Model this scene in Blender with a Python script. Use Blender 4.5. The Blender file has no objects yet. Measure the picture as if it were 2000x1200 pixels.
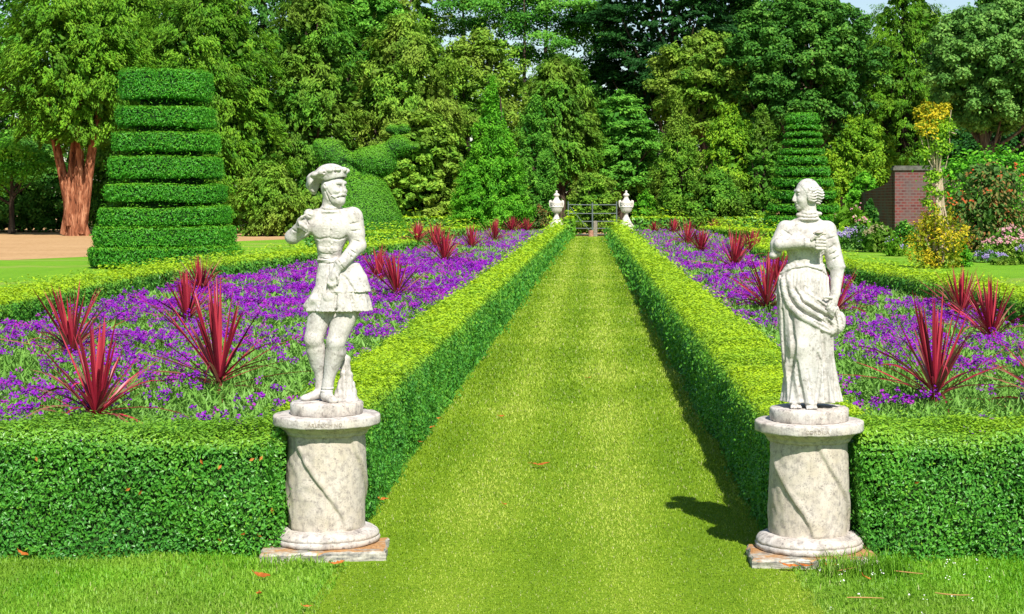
import bpy, math, random
import numpy as np
from mathutils import Vector

# ------------------------------------------------------------------ basics
F, H, VX, VY = 3400.0, 1.65, 1155.0, 395.0     # lens (px of a 2000 px wide frame), eye height, vanishing point
sc = bpy.context.scene
COL = sc.collection
RNG = np.random.default_rng(11)

def gx(px, Y): return (px - VX) / F * Y                 # metres right of the eye at depth Y
def gz(py, Y): return H - (py - VY) / F * Y             # height at depth Y
def gy(py, z=0.0): return F * (H - z) / (py - VY)       # depth of a level at height z

def nz(v):
    return v / np.maximum(np.linalg.norm(v, axis=-1, keepdims=True), 1e-9)

def _hash(ix, iy, iz, seed):
    n = (ix.astype(np.int64) * 374761393 + iy.astype(np.int64) * 668265263 + iz.astype(np.int64) * 1274126177 + seed * 974711) & 0xffffffff
    n = ((n ^ (n >> 13)) * 1274126177) & 0xffffffff
    n = n ^ (n >> 16)
    return (n & 0xffff) / 65535.0

def vnoise(P, freq, seed=0):
    """value noise in 0..1"""
    p = P * freq
    i = np.floor(p); f = p - i; f = f * f * (3 - 2 * f)
    i = i.astype(np.int64)
    r = 0
    for dx in (0, 1):
        wx = f[..., 0] if dx else 1 - f[..., 0]
        for dy in (0, 1):
            wy = f[..., 1] if dy else 1 - f[..., 1]
            for dz in (0, 1):
                wz = f[..., 2] if dz else 1 - f[..., 2]
                r = r + wx * wy * wz * _hash(i[..., 0] + dx, i[..., 1] + dy, i[..., 2] + dz, seed)
    return r

# ------------------------------------------------------------------ objects
def make_mesh(name, V, Fs, mats, midx=None, smooth=False, attrs=None):
    """V (n,3); Fs list of int arrays (m,k); midx list of one material index (or array) per array of Fs"""
    me = bpy.data.meshes.new(name)
    V = np.asarray(V, np.float32)
    Fs = [np.asarray(f, np.int32) for f in Fs]
    me.vertices.add(len(V)); me.vertices.foreach_set('co', V.ravel())
    nl = sum(f.size for f in Fs); npoly = sum(len(f) for f in Fs)
    me.loops.add(nl); me.polygons.add(npoly)
    me.loops.foreach_set('vertex_index', np.concatenate([f.ravel() for f in Fs]))
    starts = []; o = 0
    for f in Fs:
        k = f.shape[1]
        starts.append(o + np.arange(len(f)) * k); o += f.size
    me.polygons.foreach_set('loop_start', np.concatenate(starts).astype(np.int32))
    for m in mats: me.materials.append(m)
    if midx is not None:
        mi = np.concatenate([np.full(len(f), i, np.int32) if np.isscalar(i) else np.asarray(i, np.int32) for f, i in zip(Fs, midx)])
        me.polygons.foreach_set('material_index', mi)
    me.polygons.foreach_set('use_smooth', np.full(npoly, bool(smooth)) if np.isscalar(smooth) else smooth)
    me.update(calc_edges=True)
    for k, a in (attrs or {}).items():
        at = me.attributes.new(k, 'FLOAT', 'FACE')
        at.data.foreach_set('value', np.asarray(a, np.float32))
    return me

def link(name, me, parent=None, loc=None):
    o = bpy.data.objects.new(name, me); COL.objects.link(o)
    if parent is not None: o.parent = parent
    if loc is not None: o.location = loc
    return o

def tag(o, label, cat, group=None, kind=None):
    if label: o['label'] = label
    if cat: o['category'] = cat
    if group: o['group'] = group
    if kind: o['kind'] = kind
    return o

def thing(name, label, cat, loc=(0, 0, 0), group=None, rz=0.0, kind=None):
    o = bpy.data.objects.new(name, None); COL.objects.link(o)
    o.location = loc; o.rotation_euler = (0, 0, rz); o.empty_display_size = 0.2
    return tag(o, label, cat, group, kind)

class MB:
    """collects faces; all numpy"""
    def __init__(s): s.V = []; s.F = {3: [], 4: []}; s.M = {3: [], 4: []}; s.S = {3: [], 4: []}; s.n = 0; s.A = {3: [], 4: []}
    def add(s, V, Fc, m=0, smooth=False, a=None):
        V = np.asarray(V, float); Fc = np.asarray(Fc, np.int64); k = Fc.shape[1]
        s.V.append(V); s.F[k].append(Fc + s.n); s.n += len(V)
        s.M[k].append(np.full(len(Fc), m)); s.S[k].append(np.full(len(Fc), smooth))
        s.A[k].append(np.zeros((len(Fc), 2)) + (0.5, 0.0) if a is None else a)
        return s
    def mesh(s, name, mats):
        ks = [k for k in (3, 4) if s.F[k]]
        A = np.concatenate([np.concatenate(s.A[k]) for k in ks])
        return make_mesh(name, np.concatenate(s.V), [np.concatenate(s.F[k]) for k in ks], mats,
                         [np.concatenate(s.M[k]) for k in ks], np.concatenate([np.concatenate(s.S[k]) for k in ks]),
                         {'tint': A[:, 0], 'tint2': A[:, 1]})
    def obj(s, name, mats, parent=None, loc=None):
        if not isinstance(mats, (list, tuple)): mats = [mats]
        return link(name, s.mesh(name, mats), parent, loc)
    # shapes
    def box(s, a, b, m=0, taper=None):
        (x0, y0, z0), (x1, y1, z1) = a, b
        V = [(x0, y0, z0), (x1, y0, z0), (x1, y1, z0), (x0, y1, z0), (x0, y0, z1), (x1, y0, z1), (x1, y1, z1), (x0, y1, z1)]
        return s.add(V, [(0, 3, 2, 1), (4, 5, 6, 7), (0, 1, 5, 4), (1, 2, 6, 5), (2, 3, 7, 6), (3, 0, 4, 7)], m)
    def tube(s, pts, rad, n=8, m=0, cap=True, wob=0.0, seed=0):
        pts = np.asarray(pts, float); rad = np.broadcast_to(np.asarray(rad, float), (len(pts),))
        t = np.gradient(pts, axis=0); t = nz(t)
        ref = np.array([0.13, 1, 0.07]) if abs(t[:, 1]).mean() < 0.8 else np.array([1.0, 0.1, 0])
        u = nz(np.cross(t, ref)); v = np.cross(t, u)
        a = np.arange(n) / n * 2 * np.pi
        R = rad[:, None] * np.ones(n)
        if wob:
            r = np.random.default_rng(seed); R = R * (1 + wob * r.standard_normal((len(pts), n)) * 0.5 + wob * np.sin(a * 3 + seed))
        V = pts[:, None] + R[..., None] * (np.cos(a)[None, :, None] * u[:, None] + np.sin(a)[None, :, None] * v[:, None])
        L = len(pts); i = np.arange(L - 1)[:, None]; j = np.arange(n)[None]
        q = np.stack([i * n + j, i * n + (j + 1) % n, (i + 1) * n + (j + 1) % n, (i + 1) * n + j], -1).reshape(-1, 4)
        s.add(V.reshape(-1, 3), q, m, True)
        if cap:
            for e, fl in ((0, True), (L - 1, False)):
                c = pts[e]; base = V[e]
                f = np.stack([np.full(n, n), np.arange(n), (np.arange(n) + 1) % n], -1)
                s.add(np.vstack([base, c]), f[:, ::-1] if not fl else f, m, False)
        return s
    def lathe(s, prof, n=48, m=0, c=(0, 0, 0), sq=0.0, smooth=True):
        prof = np.asarray(prof, float)
        a = np.arange(n) / n * 2 * np.pi
        ca, sa = np.cos(a), np.sin(a)
        if sq: k = (np.abs(ca) ** sq + np.abs(sa) ** sq) ** (-1 / sq)
        else: k = 1
        V = np.stack([prof[:, 0:1] * ca * k + c[0], prof[:, 0:1] * sa * k + c[1], prof[:, 1:2] + 0 * ca + c[2]], -1)
        L = len(prof); i = np.arange(L - 1)[:, None]; j = np.arange(n)[None]
        q = np.stack([i * n + j, i * n + (j + 1) % n, (i + 1) * n + (j + 1) % n, (i + 1) * n + j], -1).reshape(-1, 4)
        return s.add(V.reshape(-1, 3), q, m, smooth)

# ------------------------------------------------------------------ materials
def newmat(name):
    m = bpy.data.materials.new(name); m.use_nodes = True
    nt = m.node_tree; nt.nodes.clear()
    return m, nt
def nd(nt, t, **kw):
    n = nt.nodes.new(t)
    for k, v in kw.items():
        if k.startswith('i_'):
            key = k[2:]; key = int(key) if key.isdigit() else key.replace('_', ' ')
            n.inputs[key].default_value = v
        else: setattr(n, k, v)
    return n
def ramp(nt, stops, src=None, interp='LINEAR'):
    r = nd(nt, 'ShaderNodeValToRGB'); cr = r.color_ramp; cr.interpolation = interp
    while len(cr.elements) < len(stops): cr.elements.new(0.5)
    for e, (p, c) in zip(cr.elements, stops):
        e.position = p; e.color = (*c, 1) if len(c) == 3 else c
    if src is not None: nt.links.new(src, r.inputs[0])
    return r
def mix(nt, f, a, b, typ='MIX'):
    m = nd(nt, 'ShaderNodeMix', data_type='RGBA', blend_type=typ)
    for s, x in ((0, f), (6, a), (7, b)):
        if isinstance(x, bpy.types.NodeSocket): nt.links.new(x, m.inputs[s])
        elif s == 0: m.inputs[0].default_value = x
        else: m.inputs[s].default_value = (*x, 1)
    return m.outputs[2]
def noise(nt, vec, scale, detail=4, rough=0.55, dist=0.0):
    n = nd(nt, 'ShaderNodeTexNoise'); n.inputs['Scale'].default_value = scale; n.inputs['Detail'].default_value = detail
    n.inputs['Roughness'].default_value = rough; n.inputs['Distortion'].default_value = dist
    if vec is not None: nt.links.new(vec, n.inputs['Vector'])
    return n.outputs['Fac']
def finish(nt, color, rough=0.7, bump=None, bstr=0.3, bdist=0.01, spec=0.3, trans=0.0, tcol=None):
    out = nd(nt, 'ShaderNodeOutputMaterial'); b = nd(nt, 'ShaderNodeBsdfPrincipled')
    if isinstance(color, bpy.types.NodeSocket): nt.links.new(color, b.inputs['Base Color'])
    else: b.inputs['Base Color'].default_value = (*color, 1)
    b.inputs['Roughness'].default_value = rough; b.inputs['Specular IOR Level'].default_value = spec
    if bump is not None:
        bn = nd(nt, 'ShaderNodeBump'); bn.inputs['Strength'].default_value = bstr; bn.inputs['Distance'].default_value = bdist
        nt.links.new(bump, bn.inputs['Height']); nt.links.new(bn.outputs[0], b.inputs['Normal'])
    sh = b.outputs[0]
    if trans:
        t = nd(nt, 'ShaderNodeBsdfTranslucent'); mx = nd(nt, 'ShaderNodeMixShader'); mx.inputs[0].default_value = trans
        if isinstance(color, bpy.types.NodeSocket): nt.links.new(color, t.inputs[0])
        else: t.inputs[0].default_value = (*color, 1)
        nt.links.new(sh, mx.inputs[1]); nt.links.new(t.outputs[0], mx.inputs[2]); sh = mx.outputs[0]
    nt.links.new(sh, out.inputs[0])

def leafmat(name, cols, tint2=None, trans=0.3, rough=0.45, spec=0.35, big=None):
    """cols: dark..light colours of single leaves; young: second leaf colour, for new growth or for tops painted sunlit; big: (scale, colour, amount) drifts of another tint"""
    m, nt = newmat(name)
    a = nd(nt, 'ShaderNodeAttribute', attribute_name='tint')
    r = ramp(nt, [(i / max(1, len(cols) - 1), c) for i, c in enumerate(cols)], a.outputs['Fac'])
    c = r.outputs[0]
    if big:
        tc = nd(nt, 'ShaderNodeTexCoord'); nf = noise(nt, tc.outputs['Object'], big[0], 2)
        rr = ramp(nt, [(0.42, (0, 0, 0)), (0.62, (big[2],) * 3)], nf)
        c = mix(nt, rr.outputs[0], c, big[1])
    if tint2:
        y = nd(nt, 'ShaderNodeAttribute', attribute_name='tint2')
        c = mix(nt, y.outputs['Fac'], c, tint2)
    finish(nt, c, rough, spec=spec, trans=trans)
    return m

# ------------------------------------------------------------------ leaf cards
def cards(P, N, A, L, W, fold=0.12):
    """diamond leaves: centre P, normal N, long axis A, length L, width W -> verts (4n,3), quads"""
    N = nz(N); A = A - (A * N).sum(-1, keepdims=True) * N; A = nz(A); B = np.cross(N, A)
    L = np.broadcast_to(np.asarray(L, float), (len(P),))[:, None]; W = np.broadcast_to(np.asarray(W, float), (len(P),))[:, None]
    V = np.stack([P - A * L * 0.5, P + B * W * 0.5 + N * W * fold - A * L * 0.06, P + A * L * 0.5, P - B * W * 0.5 + N * W * fold - A * L * 0.06], 1)
    n = len(P)
    return V.reshape(-1, 3), np.arange(4 * n).reshape(n, 4)

def rdir(n, rng):
    return nz(rng.standard_normal((n, 3)))

def sample_surface(V, T, n, rng, weight=None):
    """area weighted points on triangles"""
    a, b, c = V[T[:, 0]], V[T[:, 1]], V[T[:, 2]]
    N = np.cross(b - a, c - a); ar = np.linalg.norm(N, axis=1) * 0.5
    w = ar if weight is None else ar * weight((a + b + c) / 3)
    if n is None: n = int(w.sum())
    p = np.cumsum(w); p = p / p[-1]
    i = np.searchsorted(p, rng.random(n)); i = np.minimum(i, len(T) - 1)
    r1 = np.sqrt(rng.random(n))[:, None]; r2 = rng.random(n)[:, None]
    P = a[i] * (1 - r1) + b[i] * r1 * (1 - r2) + c[i] * r1 * r2
    return P, nz(N)[i]

def tris(Q):
    Q = np.asarray(Q)
    return np.concatenate([Q[:, [0, 1, 2]], Q[:, [0, 2, 3]]])

def leafy(mb, P, N, size, rng, aspect=0.5, depth=1.2, up=0.25, jit=0.7, m=1, bump=(0.0, 3.0), tint2=None, tfreq=1.5, seed=3, stick=0.0):
    """leaves over a clipped surface: scattered in a skin of about `depth` leaf lengths"""
    n = len(P); size = np.broadcast_to(np.asarray(size, float), (n,))
    b = (vnoise(P, bump[1], seed) - 0.5) * 2 * bump[0] + (vnoise(P, 1.1, seed + 40) - .5) * bump[0] * 1.1
    off = b + size * depth * (rng.random(n) ** 1.5 * -1 + 0.25) + size * stick * (rng.random(n) < 0.08) * rng.random(n)
    Pp = P + N * off[:, None]
    Nn = nz(N * (1 - up) + np.array([0, 0, up]) + rdir(n, rng) * (jit * (1 - .35 * np.clip(N[:, 2], 0, 1)))[:, None])
    A = nz(N * 0.45 + rdir(n, rng) + np.array([0, 0, 0.25]))
    L = size * (0.7 + 0.6 * rng.random(n))
    V, Q = cards(Pp, Nn, A, L, L * aspect)
    t = np.clip(0.5 * rng.random(n) + 0.5 * vnoise(P, tfreq, seed + 9) + 0.0, 0, 1)
    y = np.zeros(n) if tint2 is None else np.clip(tint2(P, N, rng), 0, 1)
    mb.add(V, Q, m, False, np.stack([t, y], 1))
SKY, SUN, EXPO = 0.085, 5.0, 0.60
# ------------------------------------------------------------------ the palette
def stone(name, base, dark, warm, grime=0.5, speck=0.55, scale=1.0):
    m, nt = newmat(name); tc = nd(nt, 'ShaderNodeTexCoord'); ob = tc.outputs['Object']
    n1 = noise(nt, ob, 6 * scale, 5); n2 = noise(nt, ob, 70 * scale, 3, 0.6); n3 = noise(nt, ob, 22 * scale, 5, 0.7); n4 = noise(nt, ob, 160 * scale, 2)
    c = mix(nt, ramp(nt, [(0.35, (0, 0, 0)), (0.7, (1, 1, 1))], n1).outputs[0], base, warm)
    g = ramp(nt, [(0.48, (0, 0, 0)), (0.68, (grime,) * 3)], n3)
    c = mix(nt, g.outputs[0], c, dark)
    s = ramp(nt, [(0.56, (0, 0, 0)), (0.65, (speck,) * 3)], n2)
    pm = ramp(nt, [(0.40, (.25,) * 3), (0.60, (1, 1, 1))], noise(nt, ob, 11 * scale, 3))
    c = mix(nt, mix(nt, 1.0, s.outputs[0], pm.outputs[0], 'MULTIPLY'), c, dark)
    s2 = ramp(nt, [(0.3, (0.22, 0.22, 0.22)), (0.6, (0, 0, 0))], n4)
    c = mix(nt, s2.outputs[0], c, dark)
    mp = nd(nt, 'ShaderNodeMapping'); mp.inputs['Scale'].default_value = (16 * scale, 16 * scale, 1.6 * scale); nt.links.new(ob, mp.inputs[0])
    st = ramp(nt, [(0.50, (0, 0, 0)), (0.72, (grime * .8,) * 3)], noise(nt, mp.outputs[0], 1.0, 5, .65)).outputs[0]
    c = mix(nt, st, c, dark)
    h = mix(nt, 0.5, n4, n2)
    finish(nt, c, 0.85, h, 0.35, 0.004 / scale, spec=0.2)
    return m

M = {}
M['marble'] = stone('weathered_white_stone', (0.56, 0.535, 0.51), (0.22, 0.20, 0.175), (0.55, 0.50, 0.44), 0.62, 0.9)
M['drum'] = stone('buff_stone', (0.57, 0.505, 0.43), (0.19, 0.165, 0.155), (0.50, 0.43, 0.33), 0.65, 0.8, 1.7)
M['capstone'] = stone('lichened_grey_stone', (0.60, 0.56, 0.52), (0.17, 0.15, 0.14), (0.52, 0.45, 0.37), 0.75, 0.85)
M['urn'] = stone('pale_urn_stone', (0.66, 0.61, 0.55), (0.36, 0.33, 0.29), (0.6, 0.52, 0.45), 0.3, 0.3, 0.3)
M['carve'] = stone('worn_letter_stone', (0.33, 0.28, 0.22), (0.16, 0.14, 0.12), (0.28, 0.22, 0.16))

def slabmat():
    m, nt = newmat('slab_with_orange_litter'); tc = nd(nt, 'ShaderNodeTexCoord'); ob = tc.outputs['Object']
    n1 = noise(nt, ob, 30, 5, 0.7); n2 = noise(nt, ob, 8, 3)
    mp = nd(nt, 'ShaderNodeMapping'); mp.inputs['Scale'].default_value = (6, 6, 60); nt.links.new(ob, mp.inputs[0])
    n3 = noise(nt, mp.outputs[0], 2.0, 4)
    c = ramp(nt, [(0.38, (0.10, 0.10, 0.10)), (0.52, (0.36, 0.33, 0.27)), (0.68, (0.62, 0.60, 0.53))], mix(nt, 0.5, n1, n3)).outputs[0]
    geo = nd(nt, 'ShaderNodeNewGeometry'); sx = nd(nt, 'ShaderNodeSeparateXYZ'); nt.links.new(geo.outputs['Normal'], sx.inputs[0])
    up = nd(nt, 'ShaderNodeMath', operation='GREATER_THAN'); up.inputs[1].default_value = 0.7; nt.links.new(sx.outputs[2], up.inputs[0])
    lit = ramp(nt, [(0.42, (0, 0, 0)), (0.54, (.85, .85, .85))], n2).outputs[0]
    f = nd(nt, 'ShaderNodeMath', operation='MULTIPLY'); nt.links.new(up.outputs[0], f.inputs[0]); nt.links.new(lit, f.inputs[1])
    oc = ramp(nt, [(0.3, (0.26, 0.11, 0.03)), (0.7, (0.52, 0.27, 0.09))], noise(nt, ob, 90, 3)).outputs[0]
    finish(nt, mix(nt, f.outputs[0], c, oc), 0.9, n1, 0.5, 0.006, spec=0.15)
    return m
M['slab'] = slabmat()

BOX = [(0.036, 0.165, 0.018), (0.070, 0.28, 0.026), (0.125, 0.385, 0.034), (0.25, 0.50, 0.05)]
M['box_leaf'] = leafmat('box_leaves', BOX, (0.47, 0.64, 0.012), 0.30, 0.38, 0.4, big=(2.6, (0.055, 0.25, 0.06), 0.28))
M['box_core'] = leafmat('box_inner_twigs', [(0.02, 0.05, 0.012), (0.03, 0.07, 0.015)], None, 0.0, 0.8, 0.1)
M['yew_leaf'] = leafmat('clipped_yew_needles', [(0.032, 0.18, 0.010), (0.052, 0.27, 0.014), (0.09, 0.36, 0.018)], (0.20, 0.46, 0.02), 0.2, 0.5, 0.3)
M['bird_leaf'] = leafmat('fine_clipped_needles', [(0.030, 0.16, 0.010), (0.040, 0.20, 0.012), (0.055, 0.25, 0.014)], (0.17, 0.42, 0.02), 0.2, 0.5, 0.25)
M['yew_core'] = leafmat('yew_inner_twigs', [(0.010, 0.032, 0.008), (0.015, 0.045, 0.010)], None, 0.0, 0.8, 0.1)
M['verb_leaf'] = leafmat('verbena_leaves', [(0.09, 0.22, 0.03), (0.17, 0.37, 0.05), (0.28, 0.50, 0.11)], None, 0.3, 0.5, 0.3)
M['verb_fl'] = leafmat('verbena_petals', [(0.13, 0.004, 0.28), (0.22, 0.006, 0.39), (0.34, 0.016, 0.50)], (0.42, 0.035, 0.38), 0.25, 0.6, 0.2)
M['cord_leaf'] = leafmat('red_sword_leaves', [(0.09, 0.008, 0.018), (0.34, 0.016, 0.040), (0.60, 0.06, 0.085)], (0.30, 0.15, 0.09), 0.3, 0.4, 0.45)
M['cord_stem'] = leafmat('red_stem', [(0.10, 0.02, 0.018), (0.18, 0.03, 0.02)], None, 0.0, 0.7, 0.2)

def ground(name, lo, mid, hi, fine=60.0, drift=0.5, stripes=None, rough=0.9, patch=None, bstr=0.8):
    m, nt = newmat(name); tc = nd(nt, 'ShaderNodeTexCoord'); ob = tc.outputs['Object']
    n1 = noise(nt, ob, fine, 6, 0.7); n2 = noise(nt, ob, drift, 4); n3 = noise(nt, ob, 3.0, 5, 0.6)
    f = mix(nt, 0.45, n1, mix(nt, 0.5, n2, n3))
    if stripes:
        sx = nd(nt, 'ShaderNodeSeparateXYZ'); nt.links.new(ob, sx.inputs[0])
        w = nd(nt, 'ShaderNodeMath', operation='SINE'); s2 = nd(nt, 'ShaderNodeMath', operation='MULTIPLY'); s2.inputs[1].default_value = stripes
        nt.links.new(sx.outputs[0], s2.inputs[0]); nt.links.new(s2.outputs[0], w.inputs[0])
        ma = nd(nt, 'ShaderNodeMath', operation='MULTIPLY_ADD'); ma.inputs[1].default_value = 0.035; nt.links.new(w.outputs[0], ma.inputs[0]); nt.links.new(f, ma.inputs[2])
        f = ma.outputs[0]
    c = ramp(nt, [(0.34, lo), (0.5, mid), (0.66, hi)], f).outputs[0]
    if patch:
        pf = ramp(nt, [(patch[2], (0, 0, 0)), (patch[2] + 0.12, (patch[3],) * 3)], noise(nt, ob, patch[1], 3)).outputs[0]
        c = mix(nt, pf, c, patch[0])
    finish(nt, c, rough, n1, bstr, 0.03, spec=0.1)
    return m
M['lawn'] = ground('lawn_turf', (0.10, 0.25, 0.012), (0.16, 0.35, 0.018), (0.25, 0.44, 0.03), patch=((0.30, 0.34, 0.07), 0.35, 0.52, 0.6))
M['path'] = ground('mown_path_turf', (0.11, 0.22, 0.008), (0.18, 0.31, 0.012), (0.28, 0.39, 0.03), fine=45, stripes=8.5)
M['dry'] = ground('dry_needle_litter', (0.30, 0.17, 0.07), (0.46, 0.28, 0.13), (0.58, 0.38, 0.20), fine=8, drift=0.3)
M['soil'] = ground('bed_soil', (0.03, 0.045, 0.015), (0.05, 0.075, 0.025), (0.07, 0.10, 0.03), fine=30)
M['blade_lawn'] = leafmat('lawn_blades', [(0.10, 0.30, 0.010), (0.17, 0.41, 0.016), (0.29, 0.51, 0.045)], (0.40, 0.40, 0.16), 0.35, 0.5, 0.3, big=(0.8, (0.26, 0.33, 0.05), 0.5))
M['blade_path'] = leafmat('path_blades', [(0.145, 0.26, 0.010), (0.275, 0.41, 0.018), (0.48, 0.56, 0.085)], (0.50, 0.48, 0.22), 0.35, 0.5, 0.3)

def simple(name, col, rough=0.7, spec=0.3, var=0.25, scale=20, metal=0.0):
    m, nt = newmat(name); tc = nd(nt, 'ShaderNodeTexCoord')
    n1 = noise(nt, tc.outputs['Object'], scale, 5, 0.65)
    lo = tuple(c * (1 - var) for c in col); hi = tuple(min(1, c * (1 + var)) for c in col)
    c = ramp(nt, [(0.35, lo), (0.65, hi)], n1).outputs[0]
    finish(nt, c, rough, n1, 0.4, 0.01, spec=spec)
    return m
def barkmat(name, c0, c1, c2, sc_=(5, 5, 0.8)):
    m, nt = newmat(name); tc = nd(nt, 'ShaderNodeTexCoord')
    mp = nd(nt, 'ShaderNodeMapping'); mp.inputs['Scale'].default_value = sc_; nt.links.new(tc.outputs['Object'], mp.inputs[0])
    n1 = noise(nt, mp.outputs[0], 1.6, 6, 0.65, 0.6)
    c = ramp(nt, [(0.36, c0), (0.5, c1), (0.66, c2)], n1).outputs[0]
    finish(nt, c, 0.9, n1, 1.0, 0.12, spec=0.1)
    return m
M['yew_bark'] = barkmat('flaking_red_yew_bark', (0.05, 0.018, 0.010), (0.27, 0.095, 0.045), (0.50, 0.24, 0.13))
M['bark'] = barkmat('dark_bark', (0.018, 0.014, 0.010), (0.06, 0.045, 0.03), (0.12, 0.09, 0.06))
M['oak_bark'] = barkmat('grey_brown_bark', (0.03, 0.022, 0.015), (0.10, 0.075, 0.05), (0.2, 0.15, 0.10))
M['gate'] = simple('galvanised_steel', (0.10, 0.12, 0.12), 0.5, 0.5, 0.2, 8)
M['post'] = simple('grey_timber', (0.22, 0.19, 0.15), 0.9, 0.1, 0.4, 14)
M['stumpw'] = simple('pinkish_timber', (0.34, 0.17, 0.12), 0.9, 0.1, 0.4, 14)
M['stick'] = simple('bare_stem_wood', (0.42, 0.33, 0.22), 0.8, 0.2, 0.35, 30)
M['coping'] = simple('grey_coping_stone', (0.10, 0.095, 0.08), 0.9, 0.1, 0.4, 6)
M['dryleaf'] = leafmat('dry_orange_leaf', [(0.28, 0.07, 0.012), (0.48, 0.14, 0.025), (0.60, 0.26, 0.06)], None, 0.2, 0.6, 0.2)
M['straw'] = leafmat('pale_dry_stem', [(0.40, 0.22, 0.06), (0.5, 0.3, 0.12)], None, 0.1, 0.7, 0.2)

def brickmat():
    m, nt = newmat('old_red_brick'); tc = nd(nt, 'ShaderNodeTexCoord'); s = nd(nt, 'ShaderNodeSeparateXYZ'); nt.links.new(tc.outputs['Object'], s.inputs[0])
    ad = nd(nt, 'ShaderNodeMath', operation='ADD'); nt.links.new(s.outputs[0], ad.inputs[0]); nt.links.new(s.outputs[1], ad.inputs[1])
    cb = nd(nt, 'ShaderNodeCombineXYZ'); nt.links.new(ad.outputs[0], cb.inputs[0]); nt.links.new(s.outputs[2], cb.inputs[1])
    b = nd(nt, 'ShaderNodeTexBrick'); nt.links.new(cb.outputs[0], b.inputs['Vector'])
    b.inputs['Color1'].default_value = (0.19, 0.045, 0.038, 1); b.inputs['Color2'].default_value = (0.10, 0.030, 0.030, 1); b.inputs['Mortar'].default_value = (0.16, 0.115, 0.105, 1)
    b.inputs['Scale'].default_value = 1.0; b.inputs['Brick Width'].default_value = 0.25; b.inputs['Row Height'].default_value = 0.12; b.inputs['Mortar Size'].default_value = 0.016
    n1 = noise(nt, tc.outputs['Object'], 1.1, 5, 0.6)
    c = mix(nt, ramp(nt, [(0.44, (0, 0, 0)), (0.66, (0.8,) * 3)], n1).outputs[0], b.outputs['Color'], (0.12, 0.095, 0.09))
    finish(nt, c, 0.9, b.outputs['Fac'], -0.4, 0.02, spec=0.15)
    return m
M['brick'] = brickmat()

PAL = {
 'yew':   ([(0.022, 0.068, 0.008), (0.055, 0.135, 0.012), (0.10, 0.195, 0.016), (0.17, 0.26, 0.025)], (1.3, (0.13, 0.125, 0.018), 0.22)),
 'yew2':  ([(0.020, 0.065, 0.012), (0.050, 0.130, 0.018), (0.100, 0.20, 0.026), (0.17, 0.26, 0.04)], (0.4, (0.16, 0.17, 0.02), 0.4)),
 'olive': ([(0.028, 0.075, 0.012), (0.075, 0.150, 0.018), (0.14, 0.22, 0.03), (0.26, 0.32, 0.06)], (0.35, (0.18, 0.20, 0.03), 0.5)),
 'mid':   ([(0.018, 0.075, 0.014), (0.05, 0.150, 0.022), (0.095, 0.23, 0.035), (0.18, 0.33, 0.07)], None),
 'bright':([(0.030, 0.120, 0.012), (0.065, 0.215, 0.018), (0.12, 0.31, 0.026), (0.2, 0.38, 0.05)], None),
 'lime':  ([(0.055, 0.140, 0.014), (0.115, 0.235, 0.020), (0.20, 0.32, 0.025), (0.32, 0.40, 0.04)], None),
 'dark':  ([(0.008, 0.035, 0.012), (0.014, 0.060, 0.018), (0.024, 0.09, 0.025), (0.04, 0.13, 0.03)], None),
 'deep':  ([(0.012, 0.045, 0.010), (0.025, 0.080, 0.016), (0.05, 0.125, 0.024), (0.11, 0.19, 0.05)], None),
 'locust':([(0.030, 0.130, 0.024), (0.065, 0.220, 0.038), (0.12, 0.31, 0.05), (0.2, 0.4, 0.08)], None),
 'sage':  ([(0.035, 0.095, 0.030), (0.075, 0.165, 0.050), (0.13, 0.24, 0.075), (0.23, 0.33, 0.14)], None),
 'gold':  ([(0.13, 0.21, 0.012), (0.34, 0.34, 0.015), (0.58, 0.46, 0.02), (0.70, 0.48, 0.02)], None),
 'rust':  ([(0.05, 0.15, 0.03), (0.11, 0.20, 0.04), (0.24, 0.16, 0.05), (0.42, 0.13, 0.04)], None),
 'pinkf': ([(0.55, 0.20, 0.26), (0.68, 0.34, 0.38), (0.75, 0.50, 0.50)], None),
 'lav':   ([(0.22, 0.16, 0.45), (0.36, 0.28, 0.55), (0.5, 0.42, 0.60)], None),
 'redf':  ([(0.35, 0.012, 0.02), (0.5, 0.02, 0.03)], None),
 'buff':  ([(0.22, 0.20, 0.09), (0.34, 0.28, 0.15), (0.42, 0.36, 0.22)], None),
 'orange':([(0.42, 0.06, 0.02), (0.60, 0.14, 0.03)], None),
}
for k, (c, b) in PAL.items():
    if k in ('yew', 'yew2', 'olive', 'mid', 'bright', 'lime', 'locust', 'sage', 'deep', 'dark'):
        g_ = {'dark': 1.25, 'deep': 2.0, 'bright': 1.45, 'lime': 1.3, 'sage': 1.45, 'locust': 1.05}.get(k, 1.7)
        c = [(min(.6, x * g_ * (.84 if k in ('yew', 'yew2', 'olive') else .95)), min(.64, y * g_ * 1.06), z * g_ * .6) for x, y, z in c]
        if b: b = (b[0], tuple(q * 1.45 for q in b[1]), b[2])
    M['f_' + k] = leafmat('foliage_' + k, c, None, 0.28, 0.55, 0.14, big=b)
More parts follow.
